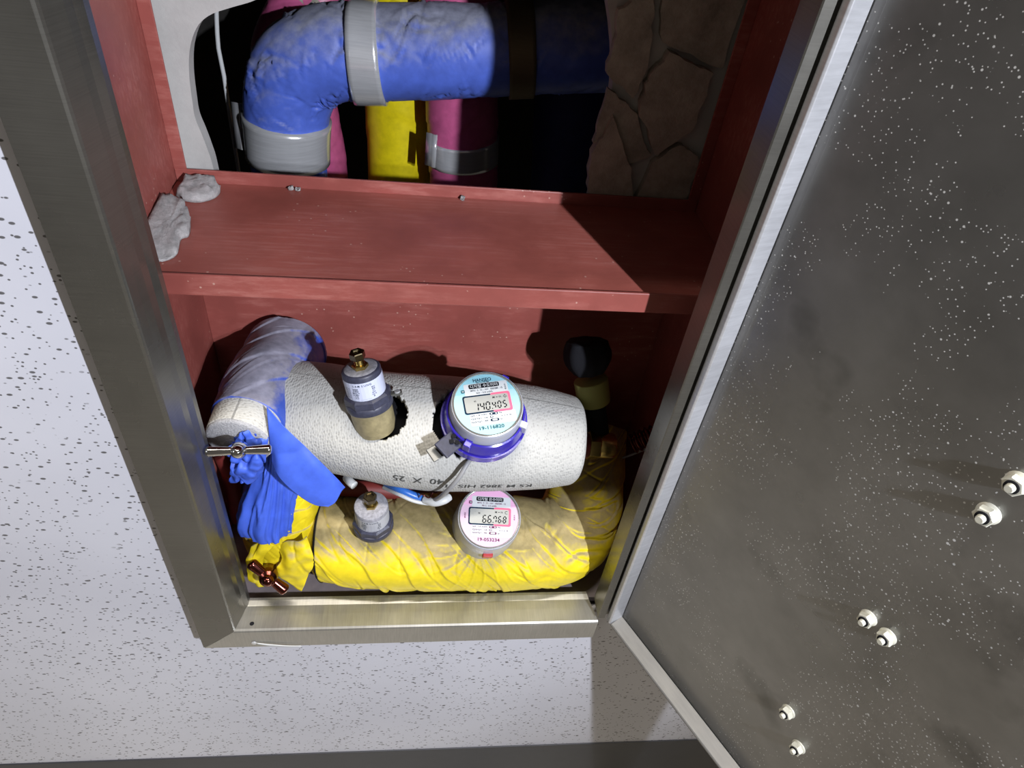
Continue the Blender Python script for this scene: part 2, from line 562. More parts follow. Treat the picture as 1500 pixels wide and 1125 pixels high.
class Print:
    """flat print laid on a surface given by a mapping (x, y) -> point"""
    def __init__(self, fn=lambda x, y, h: (x, y, h)):
        self.fn = fn; self.v = []; self.f = []
    def poly(self, pts, h=0.0):
        k = len(self.v); self.v += [self.fn(x, y, h) for x, y in pts]; self.f.append(tuple(range(k, k + len(pts))))
        return self
    def rect(self, x0, y0, x1, y1, h=0.0): return self.poly([(x0, y0), (x1, y0), (x1, y1), (x0, y1)], h)
    def rrect(self, x0, y0, x1, y1, r, h=0.0, n=5):
        pts = []
        for cx, cy, a0 in ((x1 - r, y0 + r, -90), (x1 - r, y1 - r, 0), (x0 + r, y1 - r, 90), (x0 + r, y0 + r, 180)):
            for i in range(n + 1):
                a = math.radians(a0 + 90 * i / n); pts.append((cx + r * math.cos(a), cy + r * math.sin(a)))
        return self.poly(pts, h)
    def text(self, s, size, x, y, h=0.0, width=None, ang=0.0):
        g, fs = text_geo(s, size)
        if len(g) == 0: return self
        if width:
            g = g * np.array([width / (g[:, 0].max() - g[:, 0].min()), 1.0])
        c, sn = math.cos(ang), math.sin(ang)
        k = len(self.v)
        self.v += [self.fn(x + a * c - b * sn, y + a * sn + b * c, h) for a, b in g]
        self.f += [tuple(i + k for i in q) for q in fs]
        return self
    def line(self, x0, y0, x1, y1, w, h=0.0):
        dx, dy = x1 - x0, y1 - y0; L = math.hypot(dx, dy); nx, ny = -dy / L * w / 2, dx / L * w / 2
        return self.poly([(x0 - nx, y0 - ny), (x1 - nx, y1 - ny), (x1 + nx, y1 + ny), (x0 + nx, y0 + ny)], h)
    def build(self, name, mat, parent): return mesh(name, self.v, self.f, mat, parent)

SEG = {'0': 'abcdef', '1': 'bc', '4': 'fgbc', '5': 'afgcd', '6': 'afgedc', '7': 'abcf', '8': 'abcdefg', '9': 'abcdfg'}
def seg7(pr, ch, x, y, w, h, t, z):
    sl = 0.10
    def L(x0, y0, x1, y1):
        pr.line(x + x0 + sl * y0, y + y0, x + x1 + sl * y1, y + y1, t, z)
    g = t * 0.4
    for s in SEG[ch]:
        if s == 'a': L(g, h, w - g, h)
        if s == 'g': L(g, h / 2, w - g, h / 2)
        if s == 'd': L(g, 0, w - g, 0)
        if s == 'f': L(0, h / 2 + g, 0, h - g)
        if s == 'e': L(0, g, 0, h / 2 - g)
        if s == 'b': L(w, h / 2 + g, w, h - g)
        if s == 'c': L(w, g, w, h / 2 - g)

def frame_from(origin, zax, yhint):
    z = Vector(zax).normalized(); y = Vector(yhint); y = (y - z * y.dot(z)).normalized(); x = y.cross(z)
    return Matrix(((x[0], y[0], z[0], origin[0]), (x[1], y[1], z[1], origin[1]), (x[2], y[2], z[2], origin[2]), (0, 0, 0, 1)))

# ================================================================== SETTING
# wall sheet round the cabinet opening (front face at y = 0.010)
mb = MB()
Y0, Y1 = 0.030, 0.042
mb.prism([(-1.6, -0.3721), (0.012, -0.4289), (0.012, 2.1), (-1.6, 2.1)], 'y', Y0, Y1)
mb.prism([(0.012, -0.4289), (0.60, -0.4497), (0.60, 0.010), (0.012, 0.010)], 'y', Y0, Y1)
mb.prism([(0.60, -0.4497), (2.2, -0.506), (2.2, 2.1), (0.60, 2.1)], 'y', Y0, Y1)
mb.prism([(0.53, 0.010), (0.60, 0.010), (0.60, 2.1), (0.53, 2.1)], 'y', Y0, Y1)
mb.prism([(0.012, 0.95), (0.53, 0.95), (0.53, 2.1), (0.012, 2.1)], 'y', Y0, Y1)
struct(mb.build('wall_front', WALL))
struct(MB().prism([(-1.6, -0.62), (2.2, -0.62), (2.2, -0.5064), (0.012, -0.4293), (-1.6, -0.3725)], 'y', 0.028, 0.042).build('baseboard_front', BASEB, bevel=0.001))
struct(MB().box((-1.6, -2.4, -0.64), (2.2, 0.03, -0.62)).build('floor', FLOORM))
# concrete wall behind the cabinet, with the rounded opening into the pipe shaft
def slab():
    hole = [(0.036, 0.40), (0.036, 0.46), (0.035, 0.510), (0.033, 0.528), (0.030, 0.545), (0.0265, 0.562), (0.027, 0.580), (0.029, 0.605), (0.034, 0.628), (0.044, 0.648), (0.058, 0.660), (0.078, 0.668),
            (0.10, 0.676), (0.125, 0.690), (0.16, 0.74), (0.24, 0.80), (0.34, 0.80), (0.41, 0.74), (0.445, 0.66), (0.455, 0.58), (0.462, 0.52), (0.47, 0.40)]
    hole = [tuple(p) for p in catmull([h + (0,) for h in hole], 90)[:, :2]]
    x0, x1, z0, z1 = -0.6, 1.2, 0.40, 1.3
    v, f = [], []
    outer = []
    n = len(hole)
    for i, (x, z) in enumerate(hole):
        t = i / (n - 1)
        if i == 0: o = (x0, z0)
        elif i == n - 1: o = (x1, z0)
        elif t < 0.33: o = (x0, z0 + (z1 - z0) * t / 0.33)
        elif t < 0.66: o = (x0 + (x1 - x0) * (t - 0.33) / 0.33, z1)
        else: o = (x1, z1 - (z1 - z0) * (t - 0.66) / 0.34)
        outer.append(o)
    for y in (0.275, 0.293):
        v += [(x, y, z) for x, z in hole] + [(x, y, z) for x, z in outer]
    N = 2 * n
    for i in range(n - 1):
        f.append((i, i + 1, n + i + 1, n + i)); f.append((N + i, N + n + i, N + n + i + 1, N + i + 1))
        f.append((i, N + i, N + i + 1, i + 1))
    o = mesh('wall_back', v, f, CONC); fixn(o.data); return o
struct(slab())
# broken mortar layer on the right of the opening: stepped rough plates
def mortar():
    root = empty('mortar_layer', (0.50, 0.27, 0.50))
    plates = [[(0.445, 0.50), (0.50, 0.50), (0.487, 0.545), (0.455, 0.60), (0.44, 0.56)],
              [(0.50, 0.50), (0.56, 0.50), (0.565, 0.56), (0.535, 0.575), (0.512, 0.552)],
              [(0.44, 0.57), (0.485, 0.548), (0.508, 0.558), (0.475, 0.61), (0.446, 0.625)],
              [(0.480, 0.612), (0.512, 0.562), (0.545, 0.592), (0.550, 0.650), (0.50, 0.668), (0.485, 0.645)],
              [(0.442, 0.64), (0.474, 0.62), (0.482, 0.66), (0.47, 0.72), (0.44, 0.70)],
              [(0.49, 0.675), (0.56, 0.655), (0.565, 0.80), (0.475, 0.80), (0.476, 0.73)]]
    for k, pl in enumerate(plates):
        pts = []
        m = len(pl)
        for i in range(m):
            a, b = np.array(pl[i]), np.array(pl[(i + 1) % m])
            for t in np.linspace(0, 1, 7)[:-1]:
                p = a + (b - a) * t
                pts.append((p[0] + 0.004 * nz(p[0] * 130, p[1] * 130, k), p[1] + 0.004 * nz(p[0] * 130, p[1] * 130, k + 9)))
        y0 = 0.262 + 0.003 * (k % 3)
        o = MB().prism([(x - root.location.x, z - root.location.z) for x, z in pts], 'y', y0 - 0.27, 0.0055).build('mortar_plate', STONE, root)
    label(root, 'rough broken mortar layer on the concrete in the dark upper right of the shaft opening', 'mortar')
mortar()
# shaft behind
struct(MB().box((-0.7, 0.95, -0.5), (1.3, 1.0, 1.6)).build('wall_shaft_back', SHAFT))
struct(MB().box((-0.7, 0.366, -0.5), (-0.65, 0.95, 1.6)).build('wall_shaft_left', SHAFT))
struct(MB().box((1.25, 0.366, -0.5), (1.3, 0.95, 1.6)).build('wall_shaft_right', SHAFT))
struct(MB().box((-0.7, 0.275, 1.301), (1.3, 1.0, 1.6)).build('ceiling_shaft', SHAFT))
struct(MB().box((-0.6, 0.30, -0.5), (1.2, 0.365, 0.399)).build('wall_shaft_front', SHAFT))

# ================================================================== RED STEEL BOX
box = empty('steel_box', (0.288, 0.15, 0.03))
def bx(name, a, b, mat, parent=box, bevel=0.0006):
    L = parent.matrix_world.translation if parent.type == 'EMPTY' else Vector((0, 0, 0))
    return MB().box(tuple(a[i] - box.location[i] for i in range(3)), tuple(b[i] - box.location[i] for i in range(3))).build(name, mat, parent, bevel=bevel)
bx('side_panel', (-0.003, 0.045, 0.010), (0.000, 0.262, 0.93), RED)
bx('side_panel', (0.575, 0.045, 0.010), (0.578, 0.262, 0.93), RED)
bx('back_panel', (0.0, 0.259, 0.010), (0.575, 0.262, 0.4835), RED)
bx('top_panel', (-0.003, 0.045, 0.93), (0.578, 0.262, 0.933), RED)
bx('bottom_panel', (0.0005, 0.0465, 0.0105), (0.5745, 0.2585, 0.0210), BOXFLOOR)
bx('back_flange', (0.0, 0.2595, 0.502), (0.0125, 0.262, 0.93), RED)
bx('back_flange', (0.5625, 0.2595, 0.502), (0.575, 0.262, 0.93), RED)
sh = bx('shelf_board', (0.0005, 0.080, 0.4975), (0.5745, 0.2585, 0.5), RED_SHELF)
bx('front_lip', (0.0005, 0.0765, 0.4815), (0.5745, 0.0795, 0.5035), RED, sh, 0.001)
bx('rear_lip', (0.0005, 0.2585, 0.4845), (0.5745, 0.2615, 0.5135), RED, sh, 0.0008)
label(box, 'brick red painted steel box inside the wall opening with one shelf across', 'cabinet')
# ================================================================== STEEL FRAME
frame = empty('trim_1', (0.25, 0.0, 0.0))
def fr(name, v, f, mat, bevel=0.0012):
    o = mesh(name, [(a - 0.25, b, c) for a, b, c in v], f, mat, frame)
    fixn(o.data)
    m = o.modifiers.new('bevel', 'BEVEL'); m.width = bevel; m.segments = 3; m.limit_method = 'ANGLE'
    return o
# left stile: flat face, rounded ridge, tapered return
def sweep_profile(name, prof_a, prof_b, mat):
    n = len(prof_a)
    v = list(prof_a) + list(prof_b)
    f = [(i, i + 1, n + i + 1, n + i) for i in range(n - 1)]
    o = mesh(name, [(a - 0.25, b, c) for a, b, c in v], f, mat, frame)
    m = o.modifiers.new('thickness', 'SOLIDIFY'); m.thickness = 0.0014; m.offset = -1
    for e in o.data.edges: pass
    return o
PZ = [(0.0, 0.0295), (0.0, 0.0), (0.0385, 0.0), (0.0400, 0.0006), (0.0408, 0.0022), (0.0430, 0.0110), (0.0455, 0.0200), (0.0470, 0.0285), (0.0500, 0.0360), (0.0500, 0.0440)]
top = 0.95
sweep_profile('stile', [(x * 0.98, y, top) for x, y in PZ], [(x, y, x * 0.92 if x < 0.041 else 0.0372) for x, y in PZ], STEEL)
PS = [(0.0, 0.0295), (0.0, 0.0), (0.0355, 0.0), (0.0368, 0.0006), (0.0376, 0.0022), (0.0372, 0.0200), (0.0366, 0.0330), (0.0380, 0.0405), (0.0380, 0.0440)]
sweep_profile('sill', [((z * 1.08 if z < 0.0362 else 0.0405 + (y - 0.0006) * 0.22), y, z) for z, y in PS],
              [((0.500 if y < 0.003 else 0.500 - (y - 0.002) * 0.215), y, z) for z, y in PS], SILLS)
# the hinge side stile, mostly behind the door
sweep_profile('stile', [(x, y, top) for x, y in ((0.5335, 0.0295), (0.5335, 0.0065), (0.5085, 0.0060), (0.5075, 0.0006), (0.4995, 0.0006), (0.4985, 0.0016), (0.4985, 0.0300))],
              [(x, y, 0.046) for x, y in ((0.5335, 0.0295), (0.5335, 0.0065), (0.5085, 0.0060), (0.5075, 0.0006), (0.4995, 0.0006), (0.4985, 0.0016), (0.4985, 0.0300))], STEEL)
# head rail above the picture, so that the frame closes
sweep_profile('head_rail', [(x, y, z) for x, y, z in ((0.0, 0.0, 0.99), (0.0, 0.0, 0.95), (0.0, 0.04, 0.945))], [(0.5155, 0.0, 0.99), (0.5155, 0.0, 0.95), (0.5155, 0.04, 0.945)], STEEL)
# screw hole in the sill corner, screw on the face
o = lathe('screw_hole', [(0.0, 0.0002), (0.0024, 0.0002), (0.0027, 0.0)], BLACK, frame, 20)
o.matrix_basis = frame_from((0.0605 - 0.25, 0.0085, 0.0391), (0, 0, 1), (0, 1, 0))
o = lathe('screw', [(0.0, 0.0016), (0.0016, 0.0016), (0.0030, 0.0008), (0.0034, 0.0)], BAND, frame, 20)
o.matrix_basis = frame_from((0.0610 - 0.25, -0.0014, 0.0100), (0, -1, 0), (0, 0, 1))
struct(frame); frame['label'] = 'grey stainless steel frame around the wall opening with mitred lower left corner'
tie = sheet('plastic_strip', [[(0.064, -0.0022, 0.0114), (0.080, -0.003, 0.0082), (0.098, -0.0032, 0.0046), (0.118, -0.003, 0.0022)],
                              [(0.064, -0.0024, 0.0086), (0.080, -0.0032, 0.0042), (0.098, -0.0034, 0.0014), (0.118, -0.0032, 0.0008)]], CABLEW, None, 16, 4, 0.0002, 60, 0.0006)
label(tie, 'thin white plastic strip stuck by the screw on the lower frame face', 'strip')

# ================================================================== CABINET DOOR
DU = Vector((0.459, -0.888, 0)).normalized(); DN = Vector((-DU.y * -1, 0, 0))
DN = DU.cross(Vector((0, 0, 1)))
door = empty('cabinet_door', mat=Matrix(((DU.x, 0, DN.x, 0.5100), (DU.y, 0, DN.y, -0.0005), (0, 1, 0, 0.045), (0, 0, 0, 1))))
# local: x along the door, y up, z towards the inner side
T = 0.018; W = 0.515; H = 0.93
def dr(name, a, b, mat, bevel=0.0008):
    return MB().box(a, b).build(name, mat, door, bevel=bevel)
dr('panel', (0, 0, -T - 0.0015), (W, H, -T), DOORS)
def prof(name, pr_, a0, a1, along, mat):
    n = len(pr_)
    v = []
    for t in (a0, a1):
        for p, q in pr_:
            v.append((p, t, q) if along == 'y' else (t, p, q))
    f = [(i, i + 1, n + i + 1, n + i) for i in range(n - 1)]
    o = mesh(name, v, f, mat, door)
    m = o.modifiers.new('thickness', 'SOLIDIFY'); m.thickness = 0.0012; m.offset = 0
    m = o.modifiers.new('bevel', 'BEVEL'); m.width = 0.0006; m.segments = 2
    return o
prof('side_flange', [(0.0, -T), (0.0, -0.001), (0.0012, 0.0), (0.0060, 0.0008), (0.0075, 0.0), (0.0092, -T + 0.001)], 0.0, H, 'y', DOORLIT)
prof('bottom_flange', [(-0.003, -T), (-0.003, -0.001), (0.0, 0.0), (0.0012, -0.001), (0.0060, -T + 0.0006)], 0.009, W, 'x', DOORR)
prof('side_flange', [(W, -T), (W, -0.001), (W - 0.006, 0.0), (W - 0.009, -T + 0.001)], 0.0, H, 'y', DOORR)
prof('top_flange', [(H, -T), (H, -0.001), (H - 0.006, 0.0), (H - 0.009, -T + 0.001)], 0.0, W, 'x', DOORR)
# inner backing sheets whose edge shows as a fine line
dr('inner_sheet', (0.0175, 0.012, -T), (W - 0.02, H - 0.02, -T + 0.0005), DOORS, 0.0002)
# fixing bolts
BU = [(0.2336, 0.5572), (0.2330, 0.5255), (0.2203, 0.3738), (0.2386, 0.3736), (0.2208, 0.1979), (0.2471, 0.1705)]
for i, (u, z) in enumerate(BU):
    k = 1.0 if i < 2 else 0.92
    b = bpy.data.objects.new('bolt', None); link(b, door); b.location = (u, z - 0.045, -T + 0.0005); b.rotation_euler = (0, 0, 0.3 * i); b.scale = (k, k, k)
    b.empty_display_size = 0.005
    lathe('flange_nut', [(0, 0), (0.0080, 0), (0.0078, 0.0010), (0.0062, 0.0022)], NUTM, b, 28)
    lathe('nut', [(0, 0.002), (0.0068, 0.002), (0.0072, 0.0028), (0.0072, 0.0068), (0.0064, 0.0078), (0.0036, 0.0078)], NUTM, b, 6, False)
    lathe('ring', [(0.0, 0.0076), (0.0046, 0.0076), (0.0046, 0.0088), (0.0030, 0.0088)], BLACK, b, 24)
    lathe('stud', [(0, 0.0), (0.0030, 0.0), (0.0030, 0.0112), (0.0024, 0.0122), (0, 0.0122)], NUTM, b, 20)
label(door, 'stainless steel cabinet door swung open on the right, its inner face spattered with lime', 'door')

# ================================================================== FOAM / MORTAR LUMPS ON THE SHELF
def lump(name, outline, z0, hgt, mat, seed, text):
    """a torn chunk: outline on the shelf, domed and pitted above"""
    c = np.mean(np.array(outline), axis=0)
    pts = catmull([tuple(p) + (0,) for p in outline] + [tuple(outline[0]) + (0,)], 57)[:-1, :2]
    rings = [(1.0, 0.0), (1.02, 0.35), (0.97, 0.7), (0.86, 0.9), (0.68, 1.0), (0.45, 0.97), (0.22, 0.93)]
    v, f = [], []
    m = len(pts)
    for rr, hh in rings:
        for p in pts:
            q = c + (p - c) * rr
            k = 0.0022 * nz(q[0] * 160, q[1] * 160, hh * 3, seed) if hh > 0 else 0
            slope = 1.0 + 0.35 * (q[1] - c[1]) / 0.03
            v.append((q[0] - c[0] + k, q[1] - c[1] + k, hgt * hh * slope + (k * 1.6 if hh > 0 else 0)))
    for r in range(len(rings) - 1):
        for j in range(m):
            f.append((r * m + j, r * m + (j + 1) % m, (r + 1) * m + (j + 1) % m, (r + 1) * m + j))
    f.append(tuple((len(rings) - 1) * m + j for j in range(m))); f.append(tuple(range(m))[::-1])
    o = mesh(name, v, f, mat, None, True); o.location = (c[0], c[1], z0)
    label(o, text, 'mortar lump', 'mortar lumps on the red shelf')
    return o
lump('mortar_lump', [(0.011, 0.252), (0.028, 0.253), (0.042, 0.249), (0.049, 0.238), (0.046, 0.222), (0.033, 0.212), (0.018, 0.215), (0.010, 0.226), (0.012, 0.24)], 0.5005, 0.011, LUMP, 1,
     'smaller grey mortar lump at the back left corner of the red shelf')
lump('mortar_lump', [(0.0015, 0.205), (0.014, 0.206), (0.026, 0.195), (0.036, 0.172), (0.041, 0.146), (0.036, 0.138), (0.039, 0.112), (0.030, 0.100), (0.004, 0.100), (0.0015, 0.15)], 0.5005, 0.010, LUMP, 2,
     'larger pale mortar lump on the red shelf, half behind the left frame stile')

# ================================================================== PIPES IN THE SHAFT
def band(parent, path, s0, s1, r, mat=BAND, dr_=0.0018):
    return tube('steel_band', path, mat, parent, 72, None, None, s0, s1, 6, dr_, True)
def clip(parent, loc, up, out, mats, L=0.046, w=0.012):
    """folded over catch of a strap: two rounded leaves"""
    M_ = frame_from(loc, out, up)
    pr_ = [(-w, 0.0), (-w * 0.3, 0.0015), (0.0, 0.004), (w * 0.35, 0.0055), (w * 0.6, 0.004), (w * 0.5, 0.0015), (w * 0.2, 0.0018)]
    n = len(pr_); v = [(x, -L / 2, z) for x, z in pr_] + [(x, L / 2, z) for x, z in pr_]
    o = mesh('band_clip', v, [(i, i + 1, n + i + 1, n + i) for i in range(n - 1)], mats, parent, True)
    m = o.modifiers.new('thickness', 'SOLIDIFY'); m.thickness = 0.0014
    o.matrix_world = M_
    return o
bl = empty('insulated_pipe', (0.105, 0.535, 0.42))
def addp(pts): return pts
BP = Path([(0.0546, 0.5350, 0.2995), (0.0615, 0.5350, 0.3767), (0.0663, 0.5350, 0.4508), (0.0733, 0.5350, 0.5004), (0.0948, 0.5350, 0.5378), (0.1363, 0.5330, 0.5573), (0.2007, 0.5310, 0.5632), (0.2726, 0.5290, 0.5724), (0.3315, 0.5270, 0.5787), (0.4178, 0.5250, 0.5899), (0.5107, 0.5250, 0.5977)],
          [0.0535, 0.0535, 0.0545, 0.058, 0.061, 0.0595, 0.059, 0.058, 0.056, 0.056, 0.056], 260, ref=(0, 1, 0))
def lblue(s, th, r):
    return wraps(3, 0.09, 0.9, 0.0012, 0.0065, 0.055)(s, th, r)
o = tube('wrap', BP, BLUE, None, 96, lblue); o.parent = bl; o.matrix_parent_inverse = bl.matrix_basis.inverted()
def sfind(path, px):
    return float(path.s[np.argmin(np.linalg.norm(path.c - np.array(px), axis=1))])
def kid(o, p):
    o.parent = p; o.matrix_parent_inverse = p.matrix_world.inverted() if p.type != 'EMPTY' else Matrix.Translation(-p.location); return o
sb = sfind(BP, (0.0650, 0.5350, 0.4389))
kid(tube('steel_band', BP, BAND, None, 80, None, None, sb - 0.031, sb + 0.030, 8, 0.0052), bl)
sb = sfind(BP, (0.1800, 0.5320, 0.5612))
kid(tube('steel_band', BP, BAND, None, 80, None, None, sb - 0.019, sb + 0.020, 8, 0.0048), bl)
sb = sfind(BP, (0.3833, 0.5260, 0.5850))
kid(label(tube('steel_band', BP, BANDD, None, 80, None, None, sb - 0.017, sb + 0.017, 8, 0.005), 'brown band', None), bl)
c_ = np.array((0.0024, 0.5350, 0.4509))
kid(clip(None, c_, (0.0, 0.0, 1), (-0.2, -0.95, 0.2), BAND, 0.062, 0.011), bl)
label(bl, 'thick pipe wrapped in blue tape bending at the top with shiny steel bands', 'pipe')

yp = empty('insulated_pipe', (0.225, 0.72, 0.38))
YP = Path([(0.2188, 0.7200, 0.2080), (0.2187, 0.7200, 0.3287), (0.2142, 0.7200, 0.4678), (0.2094, 0.7200, 0.5871), (0.2004, 0.7200, 0.6902)], [0.0555] * 5, 90, ref=(0, 1, 0))
YP.c[:, 0] = np.linspace(YP.c[0, 0], YP.c[0, 0] - 0.004, 90)
kid(tube('wrap', YP, YELV, None, 80, wraps(11, 0.16, 1.2, 0.0016, 0.0006, 0.05)), yp)
label(yp, 'straight upright yellow foam pipe standing behind the blue bent pipe', 'pipe')

pk = empty('insulated_pipe', (0.31, 0.63, 0.38))
PP = Path([(0.3317, 0.6300, 0.2642), (0.3236, 0.6300, 0.3760), (0.3126, 0.6300, 0.5050), (0.3023, 0.6300, 0.6154), (0.2933, 0.6300, 0.7112)], [0.0555] * 5, 120, ref=(0, 1, 0))
kid(tube('wrap', PP, PINK, None, 80, wraps(5, 0.045, 0.8, 0.002, 0.0012, 0.05)), pk)
sb = sfind(PP, (0.3221, 0.6300, 0.4013))
kid(tube('steel_band', PP, BAND, None, 80, None, None, sb - 0.020, sb + 0.020, 8, 0.002), pk)
kid(clip(None, np.array((0.2722, 0.5850, 0.4145)), (0.0, 0.0, 1), (-0.3, -0.9, 0.1), BAND, 0.050, 0.012), pk)
label(pk, 'upright pink taped pipe right of the yellow one, fading into shadow', 'pipe')

p2 = empty('insulated_pipe', (0.15, 0.64, 0.38))
PB = Path([(0.0592, 0.7000, 0.2367), (0.0598, 0.7000, 0.3387), (0.0572, 0.7000, 0.4298), (0.0491, 0.7000, 0.4867), (0.0665, 0.7200, 0.5368), (0.0973, 0.7400, 0.5727), (0.1390, 0.7600, 0.6273)], [0.070, 0.066, 0.058, 0.058, 0.056, 0.056, 0.058], 140, ref=(0, 1, 0))
kid(tube('wrap', PB, PINK, None, 64, wraps(8, 0.06, 0.8, 0.0012, 0.0016, 0.06)), p2)
kid(tube('mortar_crust', PB, STONE, None, 64, lambda s, th, r: 0.006 * nz(s * 60, math.cos(th) * 4, math.sin(th) * 4, 4), None, sfind(PB, (0.0790, 0.7260, 0.5498)), sfind(PB, (0.0911, 0.7380, 0.5670)), 16, 0.003), p2)
label(p2, 'dusky pink pipe mostly hidden behind the blue bend at upper left', 'pipe')

nv = empty('insulated_pipe', (0.45, 0.62, 0.30))
NP = Path([(0.5265, 0.6600, 0.2596), (0.5148, 0.6600, 0.4001), (0.5029, 0.6600, 0.5311), (0.4960, 0.6600, 0.6260), (0.4869, 0.6600, 0.7260)], [0.075] * 5, 60, ref=(0, 1, 0))
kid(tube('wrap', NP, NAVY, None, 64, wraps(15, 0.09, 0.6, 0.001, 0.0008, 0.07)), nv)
label(nv, 'very dark navy upright pipe in the shadow at the right of the shaft', 'pipe')

hg = cable('thin_rod', [(0.015, 0.60, 1.3005), (0.030, 0.60, 0.90), (-0.0229, 0.6000, 0.5766), (-0.0261, 0.6000, 0.4969), (-0.0271, 0.6000, 0.4183), (-0.0278, 0.6000, 0.3333), (-0.0327, 0.6000, 0.1935)], 0.003, CABLEW)
label(hg, 'thin pale vertical rod in the dark shaft left of the blue pipe', 'rod')

# ================================================================== WHITE FOAM SLEEVE PIPE
WP = Path([(0.085, 0.150, 0.285), (0.14, 0.138, 0.276), (0.21, 0.126, 0.272), (0.28, 0.119, 0.269), (0.35, 0.120, 0.263), (0.41, 0.120, 0.259), (0.452, 0.120, 0.256)],
          [0.050, 0.0610, 0.0650, 0.0675, 0.0665, 0.0610, 0.053], 300, ref=(0, 0, 1))
wp = empty('foam_sleeved_pipe', (0.27, 0.125, 0.24))
def where(pt, path=WP):
    """(s, th) of the surface point nearest to pt"""
    pt = np.array(pt); i = int(np.argmin(np.linalg.norm(path.c - pt, axis=1)))
    d = pt - path.c[i]; return path.s[i], math.atan2(d @ path.w[i], d @ path.u[i])
def surf(s, th, dr_=0.0, path=WP):
    c, t, u, w, r = path.at(s); return c + (r + dr_) * (math.cos(th) * u + math.sin(th) * w)
H1 = where((0.2179, 0.0820, 0.3400)); H2 = where((0.328, 0.080, 0.332))
def inhole(s, th):
    for (hs, ht), ra, rb, sd in ((H1, 0.0285, 0.028, 1), (H2, 0.0480, 0.0440, 2)):
        dth = (th - ht + math.pi) % (2 * math.pi) - math.pi
        a = (s - hs) / ra; b = dth * 0.062 / rb
        ang = math.atan2(b, a)
        if math.hypot(a, b) < 1 + 0.07 * nz(math.cos(ang) * 5, math.sin(ang) * 5, sd) + 0.03 * nz(math.cos(ang) * 16, math.sin(ang) * 16, sd): return True
    return False
def wdisp(s, th, r):
    return 0.0022 * nz(s * 9, math.cos(th), math.sin(th), 3) + 0.0004 * nz(s * 60, math.cos(th) * 4, math.sin(th) * 4, 6)
sl = tube('foam_sleeve', WP, KNIT, None, 220, wdisp, inhole, None, None, 300, 0.0, False, 0.010)
m = sl.modifiers.new('thickness', 'SOLIDIFY'); m.thickness = 0.009; m.offset = -1
kid(sl, wp)
kid(tube('inner_pipe', WP, BLACK, None, 40, None, None, 0.004, WP.s[-1] - 0.004, 60, -0.022), wp)
# printed size marks, upside down along the lower front of the sleeve
def sleeve_print(cx, items, size, text, mat):
    s0, th0 = cx
    k = -1
    def fn(x, y, h):
        s = s0 - x; th = th0 + y / 0.062
        return surf(s, th, wdisp(s, th, 0) + 0.0007)
    pr_ = Print(fn); pr_.text(text, size, 0, 0, width=items)
    return kid(pr_.build('printed_mark', mat, None), wp)
INKS = plain('faded_ink', (84, 84, 82), 0.8, 0.0, 0.05)
sleeve_print((0.1838, 1.6996), 0.050, 0.0135, '40  X  25', INKS)
sleeve_print((0.2618, 1.8319), 0.100, 0.0095, 'KS M 3862 HIS  1', INKS)
label(wp, 'horizontal pipe in a white knitted foam sleeve with two holes cut in it', 'pipe')

# ---- fittings at its right end
ft = empty('elbow_fitting', (0.4795, 0.1250, 0.2434))
c0 = Vector((0.4686, 0.1240, 0.2443))
def ring_x(name, x0, x1, r, mat, parent, c, seg=32, smooth=True):
    o = lathe(name, [(0, 0), (r * 0.96, 0), (r, (x1 - x0) * 0.1), (r, (x1 - x0) * 0.9), (r * 0.96, x1 - x0), (0, x1 - x0)], mat, None, seg, smooth)
    o.matrix_world = frame_from((c[0] + x0, c[1], c[2]), (1, 0.0, -0.05), (0, 0, 1)); return o
for (nm, a, b_, r, mt, sg) in (('sealing_ring', -0.012, 0.001, 0.0150, REDPIPE, 32), ('brass_nut', 0.0005, 0.0145, 0.0185, BRASS, 6), ('brass_body', 0.014, 0.034, 0.0160, BRASS, 32)):
    o = ring_x(nm, a, b_, r, mt, None, c0, sg, sg > 6); kid(o, ft)
kid(cable('riser', [(0.4863, 0.1300, 0.2407), (0.4835, 0.1400, 0.2550), (0.4768, 0.1500, 0.2810), (0.4705, 0.1580, 0.3079)], 0.0135, BLACK), ft)
label(ft, 'brass elbow fitting just beyond the right end of the white sleeved pipe', 'fitting')
vl = tube('foam_collar', Path([(0.4742, 0.1550, 0.2902), (0.4686, 0.1600, 0.3106), (0.4659, 0.1630, 0.3190)], [0.0205, 0.021, 0.021], 20), OLIVE, None, 40)
m = vl.modifiers.new('bevel', 'BEVEL'); m.width = 0.002; m.segments = 2
label(vl, 'shade-darkened yellow foam collar around the dark riser above the brass fitting', 'collar')
vv = tube('dark_valve', Path([(0.4634, 0.1650, 0.3293), (0.4604, 0.1700, 0.3412), (0.4574, 0.1750, 0.3529), (0.4562, 0.1800, 0.3645)], [0.019, 0.027, 0.028, 0.024], 30), BLACK, None, 40, lambda s, th, r: 0.001 * math.sin(th * 8))
label(vv, 'black ribbed valve body in the shadow above the yellow collar', 'valve')
hz = tube('corrugated_hose', Path([(0.5383, 0.1500, 0.2203), (0.5574, 0.1500, 0.2336), (0.5884, 0.1550, 0.2443)], [0.0125] * 3, 120), COPPER, None, 32, lambda s, th, r: 0.0016 * math.sin(s * 900))
label(hz, 'dim corrugated hose end behind the door edge at right', 'hose')

